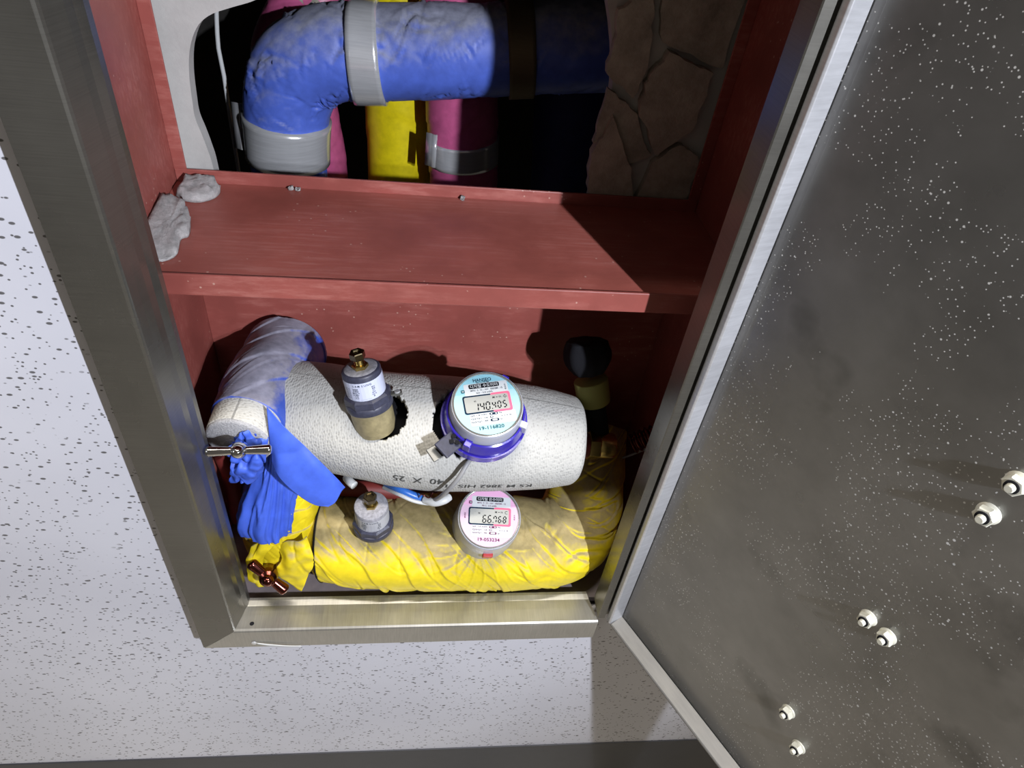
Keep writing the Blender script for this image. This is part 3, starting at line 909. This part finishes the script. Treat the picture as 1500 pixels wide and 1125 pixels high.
# ================================================================== YELLOW LOWER PIPE
YQ = Path([(0.130, 0.100, 0.092), (0.16, 0.098, 0.093), (0.22, 0.094, 0.092), (0.30, 0.091, 0.090), (0.38, 0.090, 0.088), (0.43, 0.091, 0.087), (0.462, 0.098, 0.088), (0.482, 0.120, 0.098), (0.496, 0.160, 0.125), (0.504, 0.225, 0.170)],
          [0.055, 0.058, 0.0600, 0.0615, 0.0605, 0.058, 0.056, 0.054, 0.052, 0.050], 360, ref=(0, 0, 1))
yq = empty('yellow_taped_pipe', (0.29, 0.094, 0.035))
yw = wraps(21, 0.050, 0.8, 0.0026, 0.0055, 0.06)
MS2 = where((0.3361, 0.0500, 0.1381), YQ)
def ydisp(s, th, r):
    d = yw(s, th, r)
    dth = (th - MS2[1] + math.pi) % (2 * math.pi) - math.pi
    v = math.hypot((s - MS2[0]), dth * 0.06)
    # tape pulled tight round the meter: straight folds fanning out
    a = math.atan2(dth * 0.06, s - MS2[0])
    d += 0.0026 * math.exp(-(v / 0.055) ** 2) * (1 - min(1, abs(math.sin(a * 9 + 2 * nz(s * 20, th, 0, 2))) * 3)) 
    e = min(1, s / 0.012)
    return d - 0.012 * (1 - e)
kid(tube('tape_wrap', YQ, YEL, None, 200, ydisp, None, None, None, 360), yq)
label(yq, 'fat horizontal pipe wrapped in creased dusty yellow tape behind the sill', 'pipe')
yr = tube('seam_shade', YQ, BLACK, None, 120, ydisp, None, 0.0095, 0.0125, 4, 0.0012)  # added black ring, paints the shaded gap beside the elbow
kid(yr, yq)
# left yellow riser/elbow
YL = Path([(0.106, 0.118, 0.245), (0.104, 0.112, 0.205), (0.100, 0.104, 0.165), (0.093, 0.100, 0.128), (0.088, 0.101, 0.095), (0.090, 0.105, 0.072), (0.094, 0.112, 0.055)],
          [0.026, 0.034, 0.040, 0.044, 0.045, 0.040, 0.028], 200, ref=(0, -1, 0))
yl = empty('yellow_taped_elbow', (0.092, 0.10, 0.035))
kid(tube('tape_wrap', YL, YEL, None, 140, wraps(31, 0.03, 0.5, 0.0018, 0.0028, 0.045), None), yl)
fl = sheet('tape_flap', [[(0.0909, 0.0600, 0.1279), (0.1060, 0.0560, 0.1445), (0.1214, 0.0520, 0.1499), (0.1308, 0.0520, 0.1579)],
                         [(0.0976, 0.0500, 0.1167), (0.1093, 0.0460, 0.1309), (0.1262, 0.0440, 0.1391), (0.1373, 0.0440, 0.1190)],
                         [(0.0897, 0.0460, 0.0981), (0.1038, 0.0420, 0.1024), (0.1164, 0.0420, 0.0991), (0.1286, 0.0430, 0.0913)],
                         [(0.0944, 0.0460, 0.0815), (0.1036, 0.0440, 0.0722), (0.1109, 0.0430, 0.0611), (0.1173, 0.0420, 0.0562)]], YEL, None, 40, 40, 0.003, 70, 0.0008, 3, 0.002)
kid(label(fl, 'loose torn flap of yellow tape', None), yl)
fl2 = sheet('tape_flap', [[(0.0642, 0.0550, 0.1355), (0.0810, 0.0500, 0.1559), (0.0926, 0.0500, 0.1422)],
                          [(0.0563, 0.0520, 0.1089), (0.0654, 0.0460, 0.1205), (0.0795, 0.0500, 0.1256)],
                          [(0.0530, 0.0500, 0.0825), (0.0630, 0.0460, 0.0794), (0.0728, 0.0500, 0.0850)],
                          [(0.0557, 0.0500, 0.0672), (0.0651, 0.0470, 0.0593), (0.0814, 0.0500, 0.0602)]], YEL, None, 30, 30, 0.004, 70, 0.0008, 8, 0.002)
kid(fl2, yl)
label(yl, 'yellow taped elbow at the lower left with loose tape flaps', 'pipe elbow')

# butterfly handles
def butterfly(name, c, ax, out, L, r, mat, text, ball=1.25):
    root = empty(name, mat=frame_from(c, out, ax))
    pts = [(0, -L), (0, -L * 0.55), (0, 0), (0, L * 0.55), (0, L)]
    rr = [r * 1.05, r * 0.95, r * 0.8, r * 0.95, r * 1.1]
    pth = Path([(0, y, 0) for _, y in pts], rr, 40, ref=(0, 0, 1))
    tube('wing', pth, mat, root, 28, None, None, None, None, 40, 0, True, r * 0.5)
    lathe('hub', [(0, -r * 2.6), (r * 1.5, -r * 2.6), (r * 1.6, -r * 0.8), (r * 1.75, -r * 0.2), (r * 1.5, r * 0.9), (r * 0.9, r * 1.35)], mat, root, 32)
    lathe('cap_nut', [(r * 1.0, r * 1.1)] + [(r * ball * math.cos(a) * 0.85, r * (1.3 + ball * math.sin(a))) for a in np.linspace(0, math.pi / 2, 9)], mat, root, 32)
    label(root, text, 'valve handle')
    return root
butterfly('valve_handle', (0.0840, 0.0300, 0.3306), (1, 0.0, 0.05), (0.05, -0.80, 0.6), 0.031, 0.0048, CHROME, 'shiny chrome butterfly valve handle in front of the blue tape at left', 1.6)
butterfly('valve_handle', (0.0830, 0.0350, 0.1005), (0.62, -0.05, -0.75), (0.15, -0.82, 0.5), 0.0285, 0.0068, COPPER, 'reddish stained butterfly valve handle on the yellow elbow at lower left')

# ================================================================== LEFT DUSTY BLUE PIPE (runs front to back)
GP = Path([(0.0720, 0.066, 0.303), (0.077, 0.10, 0.306), (0.084, 0.15, 0.307), (0.0925, 0.20, 0.296), (0.095, 0.235, 0.292)], [0.0355, 0.038, 0.0425, 0.0465, 0.0475], 200, ref=(0, 0, 1))
gp = empty('insulated_pipe', (0.085, 0.15, 0.29))
kid(tube('tape_wrap', GP, GREYBLUE, None, 120, wraps(41, 0.045, 0.7, 0.0016, 0.0014, 0.045), None, 0.030, None, 200, 0.0005), gp)
kid(tube('foam_sleeve', GP, KNIT, None, 100, None, None, 0.004, 0.040, 30, -0.0008), gp)
kid(label(tube('cut_face', GP, FOAMEND, None, 64, lambda s, th, r: 0.0006 * nz(s * 90, math.cos(th) * 9, math.sin(th) * 9, 2), None, 0.0, 0.008, 8, -0.0015, True, 0.003), 'pale cut foam end', None), gp)
label(gp, 'short pipe at left pointing outward, dusty blue tape wrap and cut foam end', 'pipe')

# ================================================================== BLUE TAPE SHEETS
strap = sheet('tape_strip', [[(0.1029, 0.0800, 0.3430), (0.1241, 0.0640, 0.3276), (0.1469, 0.0560, 0.3013), (0.1659, 0.0560, 0.2687), (0.1782, 0.0620, 0.2362)],
                             [(0.1053, 0.0680, 0.3292), (0.1237, 0.0550, 0.3104), (0.1467, 0.0490, 0.2876), (0.1660, 0.0500, 0.2598), (0.1746, 0.0540, 0.2387)],
                             [(0.1060, 0.0600, 0.3069), (0.1174, 0.0470, 0.2917), (0.1393, 0.0420, 0.2646), (0.1587, 0.0430, 0.2380), (0.1690, 0.0460, 0.2306)],
                             [(0.1055, 0.0560, 0.2858), (0.1144, 0.0440, 0.2733), (0.1299, 0.0400, 0.2533), (0.1468, 0.0410, 0.2333), (0.1617, 0.0420, 0.2272)]], BLUEC, None, 80, 60, 0.0022, 30, 0.0008, 2, 0.0014)
label(strap, 'broad bright blue tape strip hanging off the left end of the white sleeve', 'tape')
wad = sheet('tape_wad', [[(0.0645, 0.0700, 0.3081), (0.0785, 0.0600, 0.3248), (0.0918, 0.0620, 0.3270), (0.1026, 0.0720, 0.3190)],
                         [(0.0601, 0.0620, 0.2957), (0.0749, 0.0560, 0.3045), (0.0923, 0.0560, 0.3068), (0.1032, 0.0600, 0.3068)],
                         [(0.0607, 0.0580, 0.2678), (0.0713, 0.0520, 0.2748), (0.0876, 0.0520, 0.2815), (0.0979, 0.0580, 0.2835)],
                         [(0.0537, 0.0660, 0.2426), (0.0683, 0.0560, 0.2500), (0.0815, 0.0560, 0.2523), (0.0919, 0.0640, 0.2612)]], BLUEC, None, 90, 80, 0.0035, 110, 0.0008, 6, 0.006)
label(wad, 'crumpled blue tape wad right under the chrome valve handle', 'tape')
col = tube('tape_sleeve', Path([(0.1016, 0.1050, 0.2724), (0.0980, 0.0980, 0.2435), (0.0944, 0.0920, 0.2171), (0.0887, 0.0860, 0.1870), (0.0835, 0.0820, 0.1636), (0.0834, 0.0800, 0.1474)], [0.016, 0.020, 0.027, 0.031, 0.0335, 0.032], 140, ref=(0, -1, 0)), BLUEC, None, 140,
           lambda s, th, r: 0.0055 * nz(math.cos(th) * 2.6, math.sin(th) * 2.6, s * 7, 4) + 0.0035 * (1 - min(1, abs(nz(math.cos(th) * 4, math.sin(th) * 4, s * 12, 7)) * 5)))
label(col, 'crumpled blue tape sleeve dropping from the white pipe to the yellow elbow', 'tape')
rp = cable('red_pipe', [(0.0101, 0.1700, 0.1783), (0.0152, 0.1700, 0.1254), (0.0107, 0.1700, 0.0376)], 0.010, REDPIPE)
label(rp, 'narrow red painted pipe in the gap beside the left frame', 'pipe')
rp2 = cable('red_pipe', [(0.1549, 0.1300, 0.1544), (0.1804, 0.1300, 0.1517), (0.2150, 0.1300, 0.1491), (0.2501, 0.1300, 0.1408)], 0.011, REDPIPE)
label(rp2, 'short red pipe glimpsed between the white sleeve and yellow pipe', 'pipe')

# ================================================================== SENSORS / REGULATORS
def regulator(base, axis, yh, sc, lab, dirty, text, tall=True):
    root = empty('pressure_regulator', mat=frame_from(base, axis, yh) @ Matrix.Scale(sc, 4))
    R = 0.0205
    if tall:
        lathe('bronze_body', [(0, -0.022), (0.020, -0.020), (0.0225, -0.010), (0.0228, 0.008), (0.0235, 0.012), (0.0235, 0.0145), (0, 0.0145)], BRONZE, root, 56)
    lathe('collar', [(0, 0.0140), (0.0248, 0.0140), (0.0252, 0.0152), (0.0252, 0.0205), (0.0245, 0.0220), (0.0235, 0.0225)], DKGREY, root, 56)
    lathe('hex_nut', [(0, 0.0215), (0.0250, 0.0215), (0.0254, 0.0230), (0.0250, 0.0300), (0.0225, 0.0322), (0.0, 0.0322)], DKGREY, root, 8, False, rot=0.2)
    lathe('bonnet', [(0, 0.031), (R, 0.031), (R, 0.0585), (R - 0.0006, 0.0600), (R - 0.0022, 0.0610), (0, 0.0612)], DKGREY if not dirty else DUSTY, root, 64)
    lathe('dust_cake', [(0, 0.0609), (R - 0.0030, 0.0610), (R - 0.0044, 0.0616), (R - 0.008, 0.0618), (0, 0.0618)], DUSTY, root, 40)
    # sticker wrapped on the bonnet
    RL = R + 0.00025
    pr_ = Print(lambda x, y, h: (math.sin(x / RL) * (RL + h), -math.cos(x / RL) * (RL + h), y))
    for i in range(24):
        a0 = -0.046 + i * 0.092 / 24; a1 = a0 + 0.092 / 24
        pr_.rect(a0, 0.0325, a1, 0.0545)
    pr_.build('sticker', lab, root)
    tx = Print(lambda x, y, h: (math.sin(x / RL) * (RL + 0.0003), -math.cos(x / RL) * (RL + 0.0003), y))
    for i, ch in enumerate('SAMSUNG'):
        tx.text(ch, 0.0032, -0.0108 + i * 0.0029 + (0.0006 if i > 2 else 0), 0.0515)
    rr = random.Random(5)
    for row in range(6):
        y = 0.0475 - row * 0.0022
        tx.text(['감압변', '사용압', 'MAX 16', '1.0 MPa', '0.35', '15 A'][row], 0.0022, -0.0098 + 0.0007 * rr.random(), y)
        tx.text(['형식', '호칭', 'KC', '2019', 'No 41', '검'][row], 0.0020, 0.0085 + 0.001 * rr.random(), y)
        tx.text('15A  0.3', 0.0018, -0.019, y)
    tx.text('- - - - - - - -', 0.0024, 0, 0.0345)
    tx.build('lettering', INKN, root)
    lathe('base_nut', [(0, 0.0612), (0.0085, 0.0612), (0.0088, 0.0618), (0.0088, 0.0650), (0.0080, 0.0658), (0.0, 0.0658)], BRASS, root, 6, False)
    lathe('screw_neck', [(0.0062, 0.065)] + [(0.0048 + 0.0006 * (i % 2), 0.0655 + i * 0.0009) for i in range(8)] + [(0.0048, 0.0735)], BRASS, root, 32)
    lathe('bolt_head', [(0.0, 0.0725), (0.0078, 0.0725), (0.0082, 0.0733), (0.0082, 0.0795), (0.0075, 0.0805), (0.0050, 0.0805), (0.0046, 0.0785), (0, 0.0785)], BOLTM, root, 6, False, rot=0.25)
    # small bracket ear at the side
    if tall: MB().box((0.023, -0.004, 0.020), (0.036, 0.004, 0.0225)).build('ear', CLEAR, root, bevel=0.0006)
    if tall: lathe('ear_screw', [(0.0, 0.0015), (0.003, 0.0015), (0.0034, 0.0), (0.0, 0.0)], BAND, root, 16, z0=0.0225).location = (0.031, 0, 0.0225 - 0.0225)
    label(root, text, 'pressure regulator', 'pressure regulators on the pipes')
    return root
DUSTY = plain('dusty_plastic', (150, 150, 158), 0.8, var=0.3, scale=260, bump=0.2)
BOLTM = plain('dark_brass_bolt', (120, 108, 82), 0.25, 1.0, var=0.3, scale=200)
regulator((0.2098, 0.0900, 0.3249), (-0.185, 0.13, 0.97), (-0.15, 1, 0), 1.0, LABELM, False, 'pressure regulator standing in the left hole of the white sleeve, dark cap and brass bolt')
regulator((0.2081, 0.0700, 0.1432), (-0.03, -0.10, 0.99), (-0.05, 1, 0), 0.97, LABELD, True, 'dust covered pressure regulator rising from the yellow taped pipe, below the white sleeve', False)

# ================================================================== DIGITAL METERS
def arc_disc(pr_, R, y0, y1, n=40):
    pts = []
    a0, a1 = math.asin(max(-1, y0 / R)), math.asin(min(1, y1 / R))
    for i in range(n + 1):
        a = a0 + (a1 - a0) * i / n; pts.append((R * math.cos(a), R * math.sin(a)))
    for i in range(n + 1):
        a = a1 + (a0 - a1) * i / n; pts.append((-R * math.cos(a), R * math.sin(a)))
    pr_.poly(pts)
def meter(origin, normal, up, big, small, ink, digits, number, maker, cat_text, base_ring, hcap):
    root = empty('digital_meter', mat=frame_from(origin, normal, up))
    R = 0.0350
    # origin is the dial centre; body goes down -z
    lathe('cap', [(0.0, -0.001), (0.0356, -0.001), (0.0362, 0.0008), (0.0376, 0.0008), (0.0384, -0.001), (0.0384, -0.006), (0.0392, -0.012), (0.0402, -hcap), (0, -hcap)], CAPW, root, 96)
    lathe('rim', [(0.0350, 0.0004), (0.0352, 0.0012), (0.0362, 0.0015), (0.0372, 0.0010), (0.0374, 0.0004)], RIM, root, 96, caps=False)
    p = Print(lambda x, y, h: (x * R, y * R, 0.0000 + h)); arc_disc(p, 1.0, -1.0, 1.0); p.build('dial', small, root)
    p = Print(lambda x, y, h: (x * R, y * R, 0.0002)); arc_disc(p, 0.995, 0.40, 0.995); p.build('dial_top', big, root)
    p = Print(lambda x, y, h: (x * R, y * R, 0.0003))
    p.rrect(-0.62, 0.33, 0.72, 0.72, 0.04); p.rrect(-0.60, -0.66, 0.80, -0.27, 0.05); p.build('paper_field', PAPER, root)
    z1, z2, z3, z4 = 0.0005, 0.0006, 0.0007, 0.0008
    f1 = lambda h0: (lambda x, y, h: (x * R, y * R, h0))
    # black half border, rose half border
    p = Print(f1(z1)); p.rrect(-0.72, -0.27, 0.20, 0.33, 0.07); p.build('black_border', INKN, root)
    p = Print(f1(z1 + 0.00005)); p.rrect(0.14, -0.29, 0.74, 0.35, 0.07); p.build('rose_border', INKR, root)
    p = Print(f1(z2)); p.rrect(-0.675, -0.225, 0.665, 0.285, 0.05); p.build('screen', LCD, root)
    p = Print(f1(z3))
    a, b = digits
    W_, H_, T_ = 0.105, 0.245, 0.036
    x = 0.56
    for ch in reversed(b):
        seg7(p, ch, x - W_ * 0.9, -0.165, W_ * 0.85, H_ * 0.85, T_, z3); x -= 0.165
    p.rect(x + 0.045, -0.185, x + 0.075, -0.15)
    x -= 0.02
    for ch in reversed(a):
        seg7(p, ch, x - W_, -0.185, W_ * (1 if ch != '1' else 1), H_, T_, z3); x -= 0.175
    p.text('M', 0.10, 0.22, 0.19); p.rect(0.29, 0.18, 0.35, 0.20)
    p.text('l/h', 0.085, 0.42, 0.19)
    p.text('수' if maker else 'C', 0.15, 0.57, 0.185)
    p.text('45' if maker else '88', 0.075, -0.36, 0.13)
    p.build('screen_digits', INK, root)
    # heading bar
    p = Print(f1(z1)); p.rrect(-0.47, 0.55, 0.47, 0.70, 0.045); p.build('heading_bar', INK, root)
    p = Print(f1(z3)); p.text('디지털 수도미터' if maker else '디지털 온수미터', 0.125, 0, 0.625, width=0.84); p.build('heading_lettering', PAPER, root)
    p = Print(f1(z3))
    if maker: p.text('HANSEO', 0.155, -0.02, 0.815, width=0.56); p.text('한서정밀', 0.05, -0.02, 0.735, width=0.40)
    p.text('MTC  5  15 - 16V   ESD2M - 15', 0.072, 0.06, 0.485, width=0.98)
    p.text('0.5 - 3.0 m3/h' if maker else '90 C  2.5 m3/h', 0.068, -0.02, 0.395, width=0.50)
    p.build('lettering', INKN if maker else INKV, root)
    p = Print(f1(z3))
    p.rrect(0.00, -0.365, 0.26, -0.295, 0.034); p.rrect(0.00, -0.465, 0.10, -0.395, 0.034); p.rrect(0.00, -0.575, 0.26, -0.495, 0.038)
    p.build('switch_pill', INKN if maker else INKV, root)
    p = Print(f1(z4)); p.rrect(0.035, -0.352, 0.085, -0.308, 0.02); p.rrect(0.175, -0.352, 0.225, -0.308, 0.02); p.rrect(0.02, -0.452, 0.08, -0.408, 0.02); p.rrect(0.05, -0.558, 0.21, -0.512, 0.02); p.build('switch_marks', PAPER, root)
    p = Print(f1(z3))
    for i, (t_, u_) in enumerate((('Q3: 1.6 m3/h', 'Eng'), ('Q3/Q1: 16', 'A - C  H - 3%'), ('Q2/Q1: 40', 'Err'))):
        y = -0.33 - 0.105 * i
        p.text(t_, 0.062, -0.32, y, width=0.50); p.text(u_, 0.055, 0.34 + (0.16 if i == 1 else 0), y)
    p.build('small_lettering', INKG if maker else INKV, root)
    for xs, word in ((0.86 if not maker else 0.64, '수직형'), (-0.84, '검정필')):
        p = Print(f1(z3))
        for k_ in range(3): p.text(word[k_], 0.062, xs, (0.62 if maker and xs > 0 else 0.10) - k_ * 0.066 - (0.0 if not maker or xs < 0 else 0.05))
        if not (maker and xs < 0): p.build('side_lettering', INKG if maker else INKV, root)
    p = Print(f1(z3)); p.rrect(-0.72, 0.44, -0.61, 0.54, 0.02) ; p.build('square_mark', ink, root)
    p = Print(f1(z4)); p.text('M', 0.08, -0.665, 0.49); p.build('square_mark_letter', PAPER, root)
    p = Print(f1(z3)); p.text(number, 0.15, 0.0, -0.755, width=0.74); p.build('serial_number', ink, root)
    if base_ring:
        lathe('body', [(0.0, -0.030), (0.034, -0.030), (0.040, -0.070), (0, -0.070)], BLACK, root, 48)
        lathe('indigo_ring', [(0.0405, -hcap + 0.010), (0.0425, -hcap + 0.009), (0.0445, -hcap), (0.0462, -hcap - 0.010), (0.0468, -hcap - 0.024), (0.044, -hcap - 0.026), (0.030, -hcap - 0.026)], INDIGO, root, 96, caps=False)
        lathe('indigo_ring', [(0.0460, -hcap - 0.009), (0.0478, -hcap - 0.009), (0.0478, -hcap - 0.013), (0.0462, -hcap - 0.014)], INDIGO, root, 96, caps=False)
        for a in (-2.2, -0.55, 0.9):
            MB().box((0.039, -0.004, -hcap - 0.002), (0.0475, 0.004, -hcap + 0.012)).build('lug', CAPW if a == -0.55 else INDIGO, root, bevel=0.0008).rotation_euler = (0, 0, a)
        # seal tag clipped to the ring at lower left
        t_ = MB().box((-0.014, -0.010, -0.002), (0.014, 0.010, 0.002)).build('seal_tag', DKGREY, root, bevel=0.0012); t_.location = (-0.0435, -0.0300, -hcap + 0.004); t_.rotation_euler = (0.15, 0.2, 0.62)
        t_ = MB().box((-0.009, -0.008, -0.001), (0.009, 0.008, 0.001)).build('seal_tag', CLEAR, root, bevel=0.0008); t_.location = (-0.0575, -0.0340, -hcap - 0.004); t_.rotation_euler = (0.1, 0.1, 0.45)
        for q in range(4):
            MB().box((-0.0022, -0.0022, 0), (0.0022, 0.0022, 0.0016)).build('seal_pin', BLACK, root, bevel=0.0003).location = (-0.0385 + 0.0055 * (q % 2) - 0.003 * (q // 2), -0.0235 - 0.0055 * (q // 2) - 0.002 * (q % 2), -hcap + 0.0068)
    else:
        lathe('body', [(0.0, -0.026), (0.0395, -0.026), (0.041, -0.060), (0, -0.060)], CAPW, root, 48)
        t_ = MB().box((-0.006, -0.003, -0.006), (0.006, 0.003, 0.006)).build('red_tab', plain('red_tab', (200, 60, 60), 0.4), root, bevel=0.001); t_.location = (0.002, -0.0405, -hcap - 0.002)
    label(root, cat_text, 'water meter', 'digital meters')
    return root
meter((0.3303, 0.0700, 0.3622), (0.0, -0.375, 0.927), (-0.155, 0.9, 0.36), CYAN, PALECY, INKT, ('140', '405'), '19-116820', True,
      'digital water meter with light blue dial reading 140405 set in the white sleeve', True, 0.026)
meter((0.3459, 0.0520, 0.1932), (0.03, -0.43, 0.90), (0.05, 0.9, 0.42), PKP, PALEPK, INKV, ('66', '768'), '19-053234', False,
      'digital hot water meter with pink dial, half sunk in the yellow taped pipe', False, 0.022)

# ================================================================== CABLES
w1 = cable('meter_cable', [(0.3199, 0.0620, 0.2904), (0.3124, 0.0480, 0.2925), (0.3040, 0.0400, 0.2791), (0.2931, 0.0400, 0.2583), (0.2822, 0.0520, 0.2279), (0.2688, 0.0750, 0.1929)], 0.0026, CABLE)
label(w1, 'grey cable leaving the blue dial meter and dropping behind the white sleeve', 'cable')
w2 = cable('blue_cable', [(0.2229, 0.0900, 0.2102), (0.2381, 0.0720, 0.2219), (0.2540, 0.0660, 0.2180), (0.2669, 0.0660, 0.2105), (0.2768, 0.0700, 0.2004)], 0.0046, CABLEB, None, 14)
label(w2, 'fat blue cable lying under the white sleeve beside the dusty regulator', 'cable')
w3 = cable('white_cable', [(0.2197, 0.0880, 0.2051), (0.2383, 0.0660, 0.2193), (0.2542, 0.0600, 0.2155), (0.2685, 0.0600, 0.2104), (0.2830, 0.0620, 0.2066)], 0.0024, CABLEW)
label(w3, 'thin white cable running along below the blue cable', 'cable')
w4 = cable('cable_joint', [(0.2684, 0.0620, 0.2142), (0.2794, 0.0540, 0.2192), (0.2902, 0.0540, 0.2229), (0.2967, 0.0600, 0.2217)], 0.0048, CABLEW)
label(w4, 'white taped cable joint left of the pink dial meter', 'cable joint')
w5 = cable('plug', [(0.1779, 0.0850, 0.2258), (0.1829, 0.0750, 0.2303), (0.1879, 0.0700, 0.2302)], 0.0050, CABLEW)
label(w5, 'small white plug end beneath the blue tape strip', 'plug')
w6 = cable('bare_wire', [(0.2605, 0.0640, 0.2143), (0.2650, 0.0580, 0.2291), (0.2729, 0.0560, 0.2254), (0.2774, 0.0580, 0.2316)], 0.0009, COPPER)
label(w6, 'bare copper wire ends twisted at the cable joint', 'wire')
w7 = cable('thin_cable', [(0.5033, 0.2000, 0.1055), (0.5212, 0.1800, 0.1462), (0.5475, 0.1700, 0.1746), (0.5676, 0.1600, 0.2022)], 0.0016, CABLE)
label(w7, 'thin dark cable crossing the shadow right of the white sleeve', 'cable')
ch = lump('mortar_lump', [(0.548, 0.10), (0.562, 0.10), (0.568, 0.115), (0.562, 0.13), (0.548, 0.128), (0.543, 0.115)], 0.0215, 0.05, LUMP, 5,
     'pale mortar lump in the dark lower right corner of the red box')
ch['group'] = 'mortar lumps on the red shelf'
del ch['group']
cr = random.Random(3)
for i, (x, y, s) in enumerate(((0.118, 0.2560, 0.0032), (0.125, 0.2555, 0.0030), (0.302, 0.2562, 0.0026))):
    pts = [(x + s * (0.7 + 0.5 * cr.random()) * math.cos(a), y - 0.003 + 0.7 * s * (0.7 + 0.5 * cr.random()) * math.sin(a)) for a in np.linspace(0, 5.6, 8)]
    cmb = lump('mortar_crumb', pts, 0.5005, s * 1.2, LUMP, 10 + i, ['left one of the two crumbs by the rear shelf lip under the blue pipe', 'right one of the two crumbs by the rear shelf lip under the blue pipe', 'lone mortar crumb by the rear shelf lip under the pink pipe'][i])
    cmb['group'] = 'mortar crumbs at the rear lip'; cmb['category'] = 'crumb'
